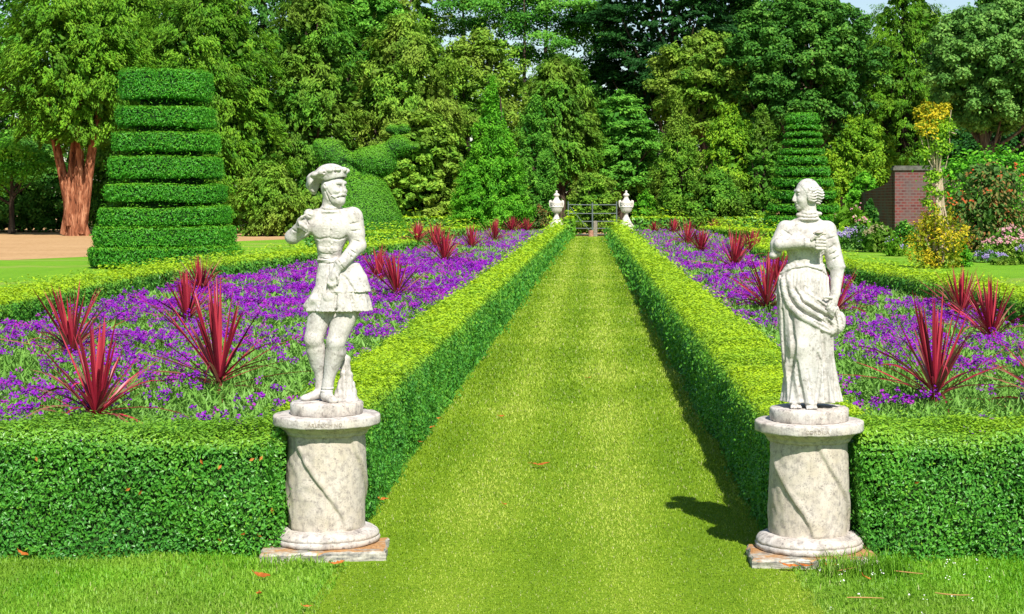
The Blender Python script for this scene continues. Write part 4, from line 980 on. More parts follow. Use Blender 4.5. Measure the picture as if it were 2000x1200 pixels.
mb = MB(); mb.add(V, Q, 0); tag(mb.obj('clover_flowers', simple('white_clover', (.75, .72, .68), .8)), 'small white clover flowers in the right lawn', 'flowers', kind='stuff')
# ------------------------------------------------------------------ tiered yew topiary
def tiers(cx, Y, T, label, sq, seed, size, cover=2.8):
    """T: list of (bottom z, top z, bottom radius, top radius)"""
    rng = np.random.default_rng(seed); t = thing('tiered_topiary', label, 'topiary', (cx, Y, 0))
    def round_block(z0, z1, r0, r1, n=48):
        mb = MB(); rd = min(.055, (z1 - z0) * .2)
        prof = [(0.02, z0), (r0 - rd, z0), (r0 - rd * .3, z0 + rd * .3), (r0, z0 + rd), (r1, z1 - rd), (r1 - rd * .3, z1 - rd * .25), (r1 - rd, z1), (0.02, z1)]
        mb.lathe(prof, n, 0, sq=sq); return mb.V[0], mb.F[4][0]
    for k, (z0, z1, r0, r1) in enumerate(T):
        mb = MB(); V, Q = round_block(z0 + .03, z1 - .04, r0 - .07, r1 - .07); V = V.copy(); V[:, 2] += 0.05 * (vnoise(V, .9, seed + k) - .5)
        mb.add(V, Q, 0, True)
        V, Q = round_block(z0, z1, r0, r1)
        P, N = sample_surface(V, tris(Q), None, rng, lambda C: cover / (.3 * size ** 2) * np.where(C[:, 1] < r0 * .35, 1, .35))
        if N[np.argmax(P[:, 2]), 2] < 0: N = -N
        P[:, 2] += .09 * (vnoise(P * np.array([1, 1, .01]), .8, seed + k) - .5)
        tint2 = lambda P, N, rng: np.clip(N[:, 2] * .5, 0, 1) * rng.random(len(P)) + (rng.random(len(P)) < .06) * .5 + 0.25 * vnoise(P, 1.2, 3) * (N[:, 2] > .5)  # upward faces take more of the lighter green
        leafy(mb, P, N, size, rng, .34, 1.5, .10, .8, 1, (.03, 2.2), tint2, 1.0, seed, 1.5)
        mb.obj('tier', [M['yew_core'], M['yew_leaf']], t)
    mb = MB(); ztop = T[-1][1]; rt = min(x[3] for x in T) * .55
    mb.lathe([(0.01, 0), (T[0][2] * .72, 0.0), (rt, ztop - .2), (0.01, ztop - .15)], 24, 0)
    P, N = sample_surface(mb.V[0], tris(mb.F[4][0]), 2500, rng); N = N if (N[:, 0] * P[:, 0]).sum() > 0 else -N
    leafy(mb, P, N, size * 1.3, rng, .34, 1.5, 0, .8, 1, (.02, 3), None, 1.0, seed)
    mb.obj('inner_core', [M['yew_core'], M['yew_core']], t)
    return t
Yt = 44.3; k = Yt / F * .90; cx = gx(326, Yt)
def tz(y): return H - (y - VY) * (43.4 / F)
LT = [((525, 484), 145, 149), ((487, 444), 139, 138), ((441, 403), 130, 130), ((396, 359), 119, 119), ((350, 305), 112, 111), ((297, 257), 105, 104), ((249, 206), 96, 96), ((196, 135), 90, 89)]
tiers(cx, Yt, [(max(0, tz(b) + .06), tz(t_) - .025, r0 * k, r1 * k) for (b, t_), r0, r1 in LT], 'big tiered yew topiary like a layer cake on the left lawn', 4.2, 51, .075)
Yt2 = 80.0; k2 = Yt2 / F * .90; cx2 = gx(1568, Yt2); tz2 = lambda y: H - (y - VY) * (79 / F)
RT = [((462, 443), 82, 86), ((439, 420), 80, 80), ((415, 398), 75, 74), ((391, 372), 67, 68), ((366, 347), 63, 62), ((344, 324), 57, 56), ((322, 304), 51, 50), ((301, 289), 47, 46), ((284, 272), 43, 42), ((268, 257), 40, 39), ((253, 244), 37, 36), ((241, 219), 34, 30)]
tiers(cx2, Yt2, [(max(0, tz2(b) + .10), tz2(t_) - .05, r0 * k2, r1 * k2) for (b, t_), r0, r1 in RT], 'slender tiered yew topiary of many thin layers behind the woman statue', 2.6, 52, .13)

# ------------------------------------------------------------------ yew clipped into a bird on a bell shaped foot
Yb = 72.0; kb = Yb / F
c = Carve((600, 232, -110), (830, 470, 110), 3.0)
c.loft([(344, 706, 30, 0, 34), (352, 708, 42, 0, 48), (380, 710, 55, 0, 62), (420, 711, 72, 0, 78), (450, 712, 77, 0, 84), (466, 712, 78, 0, 86)], 6)
c.ell((728, 317, 0), (46, 31, 34), 6); c.cap((696, 336, 0), (642, 298, 0), 25, 25, 6); c.cap((640, 298, 0), (624, 284, 0), 25, 13, 6); c.cap((740, 308, 0), (772, 288, 0), 22, 16, 9)
c.ell((700, 345, 0), (26, 18, 30), 10)
c.ell((778, 284, 0), (22, 19, 20), 8); c.cap((785, 286, 0), (813, 288, 0), 9, 3.5, 6); c.cap((776, 270, 0), (776, 256, 0), 5, 5, 3); c.ell((766, 252, 0), (12, 8, 11), 4); c.ell((789, 252, 0), (12, 9, 11), 4)
c.draw([(676, 318), (700, 330), (712, 345)], 5, 6)
bx = gx(712, Yb)
Vb, Qb = c.mesh(lambda P: np.stack([(P[:, 0] - 712) * kb, -P[:, 2] * kb, np.maximum(H - (P[:, 1] - VY) * kb, 0.0)], -1))
bt = thing('bird_topiary', 'yew clipped into a bird with raised tail on a bell shaped foot', 'topiary', (bx, Yb, 0))
mb = MB(); rng = np.random.default_rng(53); Tb = tris(Qb)
P, N = sample_surface(Vb, Tb, None, rng, lambda C: 2.8 / (.3 * .085 ** 2) * np.where(C[:, 1] < .4, 1, .3))
cen = Vb.mean(0); N = N if (N[:, 1] * (P[:, 1] - cen[1])).sum() > 0 else -N
mb.add(Vb - nz(Vb - np.array([0, 0, 2.5])) * .05, Qb, 0, True)
leafy(mb, P, N, .085, rng, .36, 1.0, .1, .6, 1, (.02, 1.5), lambda P, N, r: .14 + np.clip(N[:, 2] * 1.2 - .1, 0, 1) * (.5 + .5 * r.random(len(P))) + (r.random(len(P)) < .05) * .5, .8, 53, 1.2)  # upward-facing needles painted lighter, standing in for light from above
mb.obj('clipped_foliage', [M['yew_core'], M['bird_leaf']], bt)

# ------------------------------------------------------------------ stone urns at the far end of the hedges
def urn(X, Y, label):
    t = thing('stone_urn', label, 'urn', (X, Y, 0))
    mb = MB(); b = .30
    for (z0, z1, a) in ((0, .10, .36), (.10, .52, .29), (.52, .60, .33), (.60, .66, .30)): mb.box((-a, -a, z0), (a, a, z1))
    mb.lathe([(.0, .66), (.27, .66), (.262, .69), (.20, .80), (.15, .92), (.10, 1.00), (.085, 1.06), (.09, 1.10), (.12, 1.12), (.0, 1.125)], 32, 0)
    mb.obj('pedestal', M['urn'], t)
    mb = MB(); mb.lathe([(0, 1.12), (.06, 1.12), (.07, 1.14), (.16, 1.17), (.22, 1.24), (.255, 1.34), (.265, 1.40), (.28, 1.41), (.28, 1.45), (.265, 1.46), (.275, 1.56), (.29, 1.62), (.285, 1.66), (.22, 1.68), (0, 1.69)], 40)
    for i in range(20):
        a = i / 20 * 2 * np.pi; mb.tube([(.13 * math.cos(a), .13 * math.sin(a), 1.16), (.215 * math.cos(a), .215 * math.sin(a), 1.24), (.256 * math.cos(a), .256 * math.sin(a), 1.36)], [.012, .018, .012], 5)
    for i in range(12):
        a = i / 12 * 2 * np.pi; mb.tube([(.27 * math.cos(a), .27 * math.sin(a), 1.57), (.275 * math.cos(a + .26), .275 * math.sin(a + .26), 1.50), (.27 * math.cos(a + .52), .27 * math.sin(a + .52), 1.57)], .014, 5)
    mb.obj('bowl', M['urn'], t)
    mb = MB(); mb.lathe([(0, 1.675), (.20, 1.675), (.19, 1.71), (.13, 1.76), (.10, 1.84), (.09, 1.90), (.14, 1.94), (.15, 1.97), (.10, 2.03), (.05, 2.06), (.04, 2.09), (.055, 2.12), (.045, 2.16), (0, 2.18)], 28); mb.obj('lid', M['urn'], t)
    for s_ in (-1, 1):
        mb = MB(); mb.tube([(s_ * .25, 0, 1.38), (s_ * .30, 0, 1.46), (s_ * .315, 0, 1.60), (s_ * .30, 0, 1.70), (s_ * .26, 0, 1.72), (s_ * .25, 0, 1.66)], [.03, .035, .035, .04, .035, .03], 8); mb.obj('handle', M['urn'], t)
urn(gx(1087, 79.6), 79.6, 'pale stone urn with two ears at the end of the left path hedge')
urn(gx(1223, 79.0), 79.0, 'pale stone urn with two ears at the end of the right path hedge')

# ------------------------------------------------------------------ gate at the end of the path
Yg = 84.2; g = thing('metal_gate', 'grey metal field gate at the end of the grass path', 'gate', (gx(1157, Yg), Yg, 0))
for s_ in (-1, 1):
    mb = MB(); mb.tube([(s_ * 1.17, 0, 0), (s_ * 1.17, 0, 1.68)], .035, 8); mb.obj('gate_post', M['gate'], g)
mb = MB(); mb.tube([(0, 0, 0), (0, 0, 1.62)], .04, 8); mb.obj('centre_post', M['gate'], g)
for z in (.10, .38, .72, 1.10, 1.52):
    mb = MB(); mb.tube([(-1.17, -.01, z), (0, -.01, z - .01), (1.17, -.01, z)], .022, 6); mb.obj('bar', M['gate'], g)
mb = MB(); mb.tube([(-1.10, -.02, 1.45), (-.05, -.02, .15)], .016, 6); mb.obj('brace', M['gate'], g)
mb = MB(); mb.box((-.09, -.08, 0), (.09, .08, .72)); mb.lathe([(.09, .72), (.05, .75), (0, .755)], 12)
V = mb.V[0]; o = mb.obj('wooden_post', M['post'], None, (gx(1163, 83.6), 83.6, 0)); tag(o, 'short grey timber post standing in front of the metal gate', 'post')
mb = MB(); mb.tube([(0, 0, 0), (.01, 0, .15), (0, 0, .3)], [.125, .12, .115], 12, wob=.05); o = mb.obj('wooden_stump', M['stumpw'], None, (gx(1154, 83.2), 83.2, 0)); tag(o, 'low pinkish wooden stump beside the grey timber post', 'stump')

# ------------------------------------------------------------------ brick garden wall with a ramped return
Yw = 72.0; kw = Yw / F; wx0, wx1 = gx(1748, Yw), gx(2300, Yw); ztop = gz(333, Yw)
wt = thing('brick_wall', 'old red brick garden wall with stone coping and a ramped end', 'wall', (wx0, Yw, 0))
mb = MB(); mb.box((0, 0, -.1), (wx1 - wx0, .45, ztop)); mb.obj('wall_face', M['brick'], wt)
mb = MB(); n = 14; pts = []
yy = np.linspace(0.45, 13, n); top = ztop - (ztop - 1.9) * np.clip((yy - .45) / 12.5, 0, 1) ** .32
V = []
for y, z in zip(yy, top): V += [(-.02 - (y - .45) * .03, y, -.1), (.42, y, -.1), (.42, y, z), (-.02 - (y - .45) * .03, y, z)]
Q = [(4 * i + a, 4 * i + b, 4 * i + 4 + b, 4 * i + 4 + a) for i in range(n - 1) for a, b in ((0, 3), (3, 2), (2, 1))]
mb.add(np.array(V), np.array(Q), 0); mb.add(np.array(V)[-4:], [(0, 1, 2, 3)], 0); mb.obj('ramped_return', M['brick'], wt)
mb = MB(); mb.box((-.08, -.08, ztop + .002), (wx1 - wx0, .53, ztop + .12)); mb.box((-.03, -.03, ztop + .12), (wx1 - wx0, .48, ztop + .19)); mb.obj('coping', M['coping'], wt)

# ------------------------------------------------------------------ shrubs and border plants
def clump_leaves(mb, C, R, n, rng, L, asp, style='round', front=True, m=0, tb=.35, seed=0, tint2=0.0):
    """leaves in clumps: C (k,3) centres, R (k,3) radii"""
    k = len(C); ci = rng.integers(0, k, n) if np.isscalar(tb) else 0
    w = R[:, 0] * R[:, 2]; ci = np.searchsorted(np.cumsum(w) / w.sum(), rng.random(n)); ci = np.minimum(ci, k - 1)
    u = rdir(n, rng); r = (0.40 + .62 * rng.random(n) ** .6) * np.where(rng.random(n) < .20, 1.0 + .6 * rng.random(n), 1.0)
    if style != 'ball': u[:, 2] = np.where((u[:, 2] < -.2) & (rng.random(n) < .6), -u[:, 2], u[:, 2])
    P = C[ci] + u * R[ci] * r[:, None]
    out = nz(C[ci] * np.array([1, 1, 0.0]) + u * .6)
    upv = np.array([0, 0, 1.0])
    if style == 'droop':
        A = nz(out * .6 + rdir(n, rng) * .55 - upv * (.35 + .5 * rng.random(n))[:, None]); N = nz(upv * .55 + out * .6 + rdir(n, rng) * .55)
    elif style == 'up':
        A = nz(out * .35 + rdir(n, rng) * .45 + upv * (.6 + .5 * rng.random(n))[:, None]); N = nz(out * .9 + upv * .25 + rdir(n, rng) * .5)
    elif style == 'plate':
        A = nz(out * .7 + rdir(n, rng) * np.array([.7, .7, .2])); N = nz(upv * 1.0 + rdir(n, rng) * .5)
    else:
        A = rdir(n, rng); N = nz(u * .5 + upv * .45 + out * .2 + rdir(n, rng) * .6)
    if style in ('droop', 'up', 'plate'):
        # feathery sprays: leaves strung along a side branch of every clump
        ver = {'droop': -.30, 'up': 1.0, 'plate': .03}[style]
        dk = nz(C * np.array([1, 1, 0.0]) * .8 / (np.abs(C[:, :2]).max() + .01) + rdir(k, rng) * np.array([.55, .55, .2]) + np.array([0, 0, ver])); ln = R[:, 0] * (2.0 if style != 'plate' else 2.4)
        sx = rng.random(n) ** .75; wd = (1 - sx * .72) * R[ci, 0] * .62
        bl = rng.random(n) < .35; P0 = P.copy()
        P = C[ci] + dk[ci] * ((sx - .55) * ln[ci])[:, None] + rdir(n, rng) * wd[:, None] * np.array([1, 1, .75 if style != 'plate' else .22]) * rng.random((n, 1)) ** .5
        sag = {'droop': .55, 'up': -.05, 'plate': .12}[style]; P[:, 2] -= sag * R[ci, 0] * (sx ** 2 + .5 * rng.random(n) ** 2)
        P[bl] = P0[bl]
        A = nz(dk[ci] * .9 + rdir(n, rng) * .6 - np.array([0, 0, max(0, sag)])); N = nz(upv * .55 + out * .55 + rdir(n, rng) * .5)
    s = L * (.65 + .7 * rng.random(n)); V, Q = cards(P, N, A, s, s * asp)
    ct = rng.random(k); t = np.clip(tb * ct[ci] + (1 - tb) * rng.random(n), 0, 1)
    mb.add(V, Q, m, False, np.stack([t, (rng.random(n) < tint2) * 1.0], 1))

def shrub(name, label, cat, px, Y, w_px, top_px, pal, n, L, asp=.5, style='round', seed=1, prof=None, dy=1.0, nc=26, base=0.0, stems=4, fl=None, barkm='bark', group=None):
    """a bush: clumps over a dome-like envelope reaching the ground, stems inside, optional flowers (palette, count, size, only above)"""
    rng = np.random.default_rng(seed); kk = Y / F; X = gx(px, Y); hw = w_px * kk / 2; hh = gz(top_px, Y)
    t = thing(name, label, cat, (X, Y, 0), group)
    prof = prof or [(0, .85), (.25, 1), (.55, .95), (.8, .65), (1, .12)]
    pz = [a for a, _ in prof]; pr = [b for _, b in prof]
    tt = rng.random(nc * 4); keep = rng.random(nc * 4) < np.interp(tt, pz, pr) + .05; tt = tt[keep][:nc]; q = len(tt)
    az = rng.random(q) * 2 * np.pi; rr = np.interp(tt, pz, pr) * (.55 + .5 * rng.random(q))
    cr = hw * (.26 + .16 * rng.random(q)); cr = np.minimum(cr, hh * .28)
    z = base + (hh - base - cr * .6) * tt
    C = np.stack([np.cos(az) * np.maximum(0, rr * hw - cr * .6), np.sin(az) * np.maximum(0, rr * hw * dy - cr * .6), np.maximum(z, cr * .35)], 1)
    Rr = np.stack([cr, cr, cr * .8], 1)
    mb = MB(); clump_leaves(mb, C, Rr, n, rng, L, asp, style, seed=seed)
    ni = n // 5; u = rdir(ni, rng); ti = rng.random(ni); ri = np.interp(ti, pz, pr) * hw * .75 * np.sqrt(rng.random(ni))
    P = np.stack([u[:, 0] * ri, u[:, 1] * ri * dy, hh * .9 * ti + .05], 1); V, Q = cards(P, rdir(ni, rng), rdir(ni, rng), L * 1.7, L * 1.1); mb.add(V, Q, 0, False, np.stack([rng.random(ni) * .3, 0 * ti], 1))
    V_ = mb.V[0]
    for v in mb.V: v[:, 2] = np.maximum(v[:, 2], 0.0)
    fol = mb; mb = MB()
    for i in range(stems):
        a = i / stems * 6.28 + rng.random(); e = hh * (.55 + .25 * rng.random())
        mb.tube([(.08 * math.cos(a), .08 * math.sin(a), 0), (.2 * hw * math.cos(a), .2 * hw * math.sin(a), e * .5), (.42 * hw * math.cos(a + .2), .42 * hw * math.sin(a + .2), e)], [.05 * hh / 3 + .01, .035 * hh / 3 + .008, .01], 6)
    if stems: mb.obj('stems', M[barkm], t)
    mats = [M['f_' + pal]]
    if fl:
        for fp, fn, fs, zlo, nm in fl:
            mats.append(M['f_' + fp]); mb = fol; ci = rng.integers(0, q, fn); ok = C[ci, 2] > zlo * hh; ci = ci[ok]; u = rdir(len(ci), rng); u[:, 2] = np.abs(u[:, 2]) * .8 + .1; u[:, 1] = -np.abs(u[:, 1])
            P = C[ci] + u * Rr[ci] * 1.05; P = np.repeat(P, 4, 0) + rng.standard_normal((len(ci) * 4, 3)) * fs * .5
            V, Q = cards(P, nz(np.array([0, -.6, .5]) + rdir(len(P), rng) * .5), rdir(len(P), rng), fs * (.7 + .6 * rng.random(len(P))), fs * .7)
            mb.add(V, Q, len(mats) - 1, False, np.stack([rng.random(len(P)), 0 * P[:, 0]], 1))
    fol.obj('foliage', mats, t)
    return t

# golden bush with a bundle of bare stems carrying a tuft high above it
Yq = 43.5; kq = Yq / F; gt = shrub('golden_bush', 'golden yellow bush with tall bare stems carrying a yellow tuft high above', 'bush', 1832, Yq, 150, 415, 'gold', 3900, .07, .5, 'up', 61, [(0, .75), (.3, 1), (.6, 1), (.85, .85), (1, .6)], 1, 30, 0, 5, None, 'stick')
rng = np.random.default_rng(62); mb = MB()
for i in range(11):
    x0 = rng.normal() * .12; x1 = rng.normal() * .20 - .04; y1 = rng.normal() * .12
    zt = gz(215, Yq) - rng.random() * 1.2
    mb.tube([(x0, rng.normal() * .08, .4), (x0 * .35 + .01, 0, gz(400, Yq)), (x0 * .3 - .02, .02, gz(340, Yq)), (x1 * .7, y1 * .7, (zt + gz(340, Yq)) / 2), (x1, y1, zt)], [.022, .024, .022, .016, .008], 6)
mb.tube([(.18, 0, gz(330, Yq)), (.30, 0, gz(290, Yq)), (.28, 0, gz(250, Yq)), (.33, 0, gz(215, Yq))], .010, 5); mb.tube([(.28, 0, gz(258, Yq)), (.46, 0, gz(262, Yq))], .012, 5)
mb.obj('bare_stems', M['stick'], gt)
mb = MB(); C = []; 
for (x, y, r) in ((1826, 236, 22), (1806, 238, 16), (1800, 222, 17), (1812, 212, 15), (1832, 222, 20), (1848, 214, 16), (1796, 252, 14), (1812, 258, 18), (1838, 256, 20), (1852, 246, 12), (1806, 285, 15), (1832, 290, 18), (1812, 320, 13), (1832, 318, 12), (1818, 348, 15), (1814, 372, 13), (1830, 345, 13), (1812, 398, 12), (1834, 380, 10), (1826, 410, 12), (1802, 300, 14), (1846, 290, 12)): C.append(((x - 1832) * kq, rng.normal() * .12, gz(y, Yq), r * kq))
C = np.array(C); Rr = np.stack([C[:, 3]] * 3, 1); clump_leaves(mb, C[:8, :3], Rr[:8], 1000, rng, .085, .6, 'round'); mb.obj('yellow_tuft', M['f_gold'], gt)
mb = MB(); clump_leaves(mb, C[8:, :3], Rr[8:], 2200, rng, .08, .6, 'round'); mb.obj('stem_leaves', M['f_lime'], gt)
shrub('red_plant', 'small deep red plant showing between the bare stems of the golden bush', 'plant', 1830, 45.2, 42, 415, 'redf', 420, .10, .6, 'round', 63, None, 1, 8, .5, 2)
shrub('green_shrub', 'small dark green feathery shrub at the right foot of the golden bush', 'bush', 1880, 44.2, 42, 470, 'bright', 1200, .08, .35, 'up', 64, None, 1, 10)
shrub('flowering_shrub', 'large green shrub with rusty orange flowers in front of the brick wall', 'bush', 1928, 57, 250, 308, 'rust', 5200, .15, .42, 'droop', 65, [(0, .9), (.3, 1), (.6, .95), (.85, .8), (1, .35)], .7, 44, 0, 5, [('orange', 60, .10, .25, 'orange_flowers')])
shrub('climbing_shrub', 'bright green leafy shrub rising above the orange flowered one', 'bush', 1935, 62, 250, 288, 'bright', 4200, .17, .6, 'round', 66, [(0, .7), (.5, .95), (.8, 1), (.93, .8), (1, .4)], .7, 36, .6)
shrub('pink_flowers', 'tall pale pink flowers massed at the right edge of the border', 'flowers', 1975, 50, 150, 440, 'olive', 2600, .09, .4, 'up', 67, None, .8, 22, 0, 0, [('pinkf', 520, .06, .35, 'pink_flowers_heads')])
shrub('lavender', 'grey lavender clump in front of the pink flowers by the right lawn edge', 'flowers', 1930, 47.5, 90, 492, 'sage', 1300, .08, .3, 'up', 68, None, .8, 14, 0, 0, [('lav', 240, .05, .35, 'lavender_spikes')])
shrub('lavender', 'lavender at the far right edge with bluish spikes', 'flowers', 1998, 46.0, 50, 478, 'olive', 1000, .08, .3, 'up', 69, None, .8, 12, 0, 0, [('lav', 90, .05, .5, 'lavender_spikes')])
shrub('border_plant', 'low green clump at the edge of the right lawn below the pink flowers', 'plant', 1960, 45.6, 76, 505, 'olive', 1300, .08, .4, 'up', 70, None, .8, 12, 0, 0)
shrub('lavender', 'violet lavender clump in front of the lilies', 'flowers', 1675, 58, 84, 434, 'sage', 1000, .10, .3, 'up', 71, None, .8, 12, 0, 0, [('lav', 260, .06, .3, 'lavender_spikes')])
shrub('ornamental_grass', 'buff feathery grass between the violet lavender and the golden bush', 'plant', 1718, 57, 100, 436, 'olive', 2200, .16, .12, 'up', 72, None, .8, 16, 0, 0, [('buff', 260, .05, .55, 'seed_heads')])
shrub('lavender', 'low green lavender mound with a few blue spikes beside the golden bush', 'flowers', 1745, 53, 84, 462, 'lime', 1300, .08, .3, 'up', 73, None, .8, 12, 0, 0, [('lav', 40, .05, .3, 'lavender_spikes')])
shrub('border_plant', 'green filler clump behind the buff grass under the brick wall', 'plant', 1765, 62, 80, 432, 'mid', 1500, .11, .4, 'up', 74, None, .8, 14, 0, 0)
shrub('lily_clump', 'arching strap leaved lilies with pink and white flowers beside the brick wall', 'flowers', 1662, 64, 104, 400, 'lime', 1900, .34, .11, 'droop', 75, None, .8, 16, 0, 0, [('pinkf', 60, .12, .5, 'lily_flowers')])
shrub('dark_shrub', 'dark green shrub in the shade between the lilies and the brick wall', 'bush', 1700, 67, 60, 385, 'deep', 1500, .14, .5, 'round', 76, None, .8, 14)
# ------------------------------------------------------------------ the trees behind the garden
def tree(name, label, px, Y, base_px, top_px, w_px, pal, style, n, L, asp=.45, seed=1, prof=None, nc=60, cr=(.16, .28), flat=.75, trunk=None, bark='bark', clear=0.0, gaps=0.0, fill=.18, lobes=None, limbs=16):
    """px/top/width: where the crown stands in the photo at depth Y; clear: height (m) of the lowest foliage; trunk: radius at the foot"""
    rng = np.random.default_rng(seed); kk = Y / F; X = gx(px, Y); hw = w_px * kk / 2; zt = gz(top_px, Y)
    t = thing(name, label, 'tree', (X, Y, 0))
    prof = prof or [(0, .55), (.2, .9), (.5, 1), (.75, .82), (.92, .5), (1, .1)]
    pz = [a for a, _ in prof]; pr = [b for _, b in prof]; hc = zt - clear
    if lobes is None:
        nc = int(nc * (2.6 if style != 'round' else 3.2)); cr = (cr[0] * .5, cr[1] * (.85 if style != 'round' else .62))
        tt = rng.random(nc * 6); keep = rng.random(nc * 6) < np.interp(tt, pz, pr); tt = tt[keep][:nc]; q = len(tt)
        az = np.where(rng.random(q) < .72, np.pi + np.pi * rng.random(q), np.pi * rng.random(q))     # more limbs on the side towards the garden
        rr = np.interp(tt, pz, pr) * (.40 + .66 * rng.random(q) ** .6); c_ = hw * (cr[0] + (cr[1] - cr[0]) * rng.random(q))
        c_ = np.minimum(c_, hc * .3)
        C = np.stack([np.cos(az) * np.maximum(.0, rr * hw - c_ * .5), np.sin(az) * np.maximum(0, rr * hw * .8 - c_ * .5), clear + c_ * flat * .6 + (hc - c_ * flat) * tt], 1)
    else:
        lb_ = np.array(lobes, float); q = len(lb_); C = np.stack([(lb_[:, 0] - px) * kk, rng.normal(size=q) * hw * .25, H - (lb_[:, 1] - VY) * kk], 1); c_ = lb_[:, 2] * kk * 1.3
    R = np.stack([c_, c_, c_ * flat], 1)
    mb = MB(); clump_leaves(mb, C, R, int(n * 2.2), rng, L * .80, asp, style, seed=seed, tb=.45)
    if fill:
        ni = int(n * fill); ti = rng.random(ni); a = rng.random(ni) * 6.283; ri = np.interp(ti, pz, pr) * hw * .8 * np.sqrt(rng.random(ni)) * (1 - gaps)
        P = np.stack([np.cos(a) * ri, np.sin(a) * ri * .8 + .15 * hw, clear + hc * (.03 + .92 * ti)], 1)
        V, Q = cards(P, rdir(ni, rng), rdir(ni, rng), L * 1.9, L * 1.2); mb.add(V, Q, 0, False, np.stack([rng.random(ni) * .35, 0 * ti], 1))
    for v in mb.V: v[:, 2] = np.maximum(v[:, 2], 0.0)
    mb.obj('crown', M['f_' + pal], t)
    r0 = trunk or max(.12, .05 * zt * .6)
    mb = MB(); zz = zt * .88; w1 = rng.normal() * .03 * zt
    mb.tube([(0, 0, -.05), (0.02, 0, zz * .12), (w1 * .4, .02, zz * .4), (w1, .05, zz * .7), (w1 * .8, 0, zz)], [r0 * 1.35, r0, r0 * .78, r0 * .45, .03], 10, wob=.08, seed=seed)
    for i in range(min(q, limbs)):
        j = int(rng.integers(0, q)); c = C[j]; zb = max(clear * .6, c[2] * (.45 + .2 * rng.random())); f_ = zb / zz
        if c[2] < .6 or zb >= zz: continue
        s0 = np.array([w1 * f_ * .9, .02, zb]); m_ = (s0 + c) / 2 + np.array([0, 0, -.06 * zt * rng.random()])
        mb.tube([s0, m_, c], [r0 * .32, r0 * .2, r0 * .06], 6)
    mb.obj('trunk', M[bark], t)
    return t

CONE = [(0, .92), (.1, 1), (.35, .82), (.6, .55), (.85, .24), (1, .03)]
COLM = [(0, .8), (.15, 1), (.5, .95), (.8, .7), (1, .15)]
DOME = [(0, .75), (.2, 1), (.5, .98), (.75, .78), (.92, .45), (1, .1)]
BALL = [(0, .35), (.2, .8), (.5, 1), (.8, .75), (1, .15)]

# old yew with several red stems, far left
Yy = 85.0; ky = Yy / F; xy = gx(146, Yy)
ty = tree('yew_tree', 'old yew with several flaking red stems on the dry ground at far left', 146, Yy, 462, -60, 330, 'yew', 'droop', 30000, .24, .36, 201,
          None, 90, (.12, .2), .8, .3, 'yew_bark', 4.3, 0, .12)
for o in list(ty.children):
    if o.name.startswith('trunk'): bpy.data.objects.remove(o)
mb = MB(); Zp = lambda y: gz(y, Yy)
def limb(pts, dep=0.0):
    mb.tube([((x - 146) * ky, -d, Zp(y)) for x, y, d, r in pts], [r * .70 * ky for *_, r in pts], 14, wob=.22, seed=len(pts) + int(pts[0][0]))
limb([(146, 466, 0, 31), (146, 450, 0, 27), (142, 420, 0, 26), (136, 392, 0, 20), (122, 340, .1, 13), (110, 280, .2, 10), (102, 230, .3, 8), (98, 150, .3, 5)])
limb([(152, 462, .1, 26), (156, 420, .1, 24), (160, 380, .15, 18), (158, 320, .2, 12), (156, 260, .2, 9), (160, 180, .2, 6)])
limb([(158, 455, .2, 20), (168, 400, .25, 17), (178, 340, .3, 13), (188, 280, .35, 10), (196, 230, .4, 8), (206, 150, .4, 5)])
limb([(144, 440, .3, 16), (140, 380, .35, 12), (140, 320, .1, 8), (146, 250, 0, 6)])
limb([(124, 458, .1, 9), (132, 430, .15, 10), (136, 400, .2, 8)]); limb([(172, 462, .15, 10), (166, 440, .2, 10), (162, 400, .25, 8)])
mb.obj('trunk', M['yew_bark'], ty)

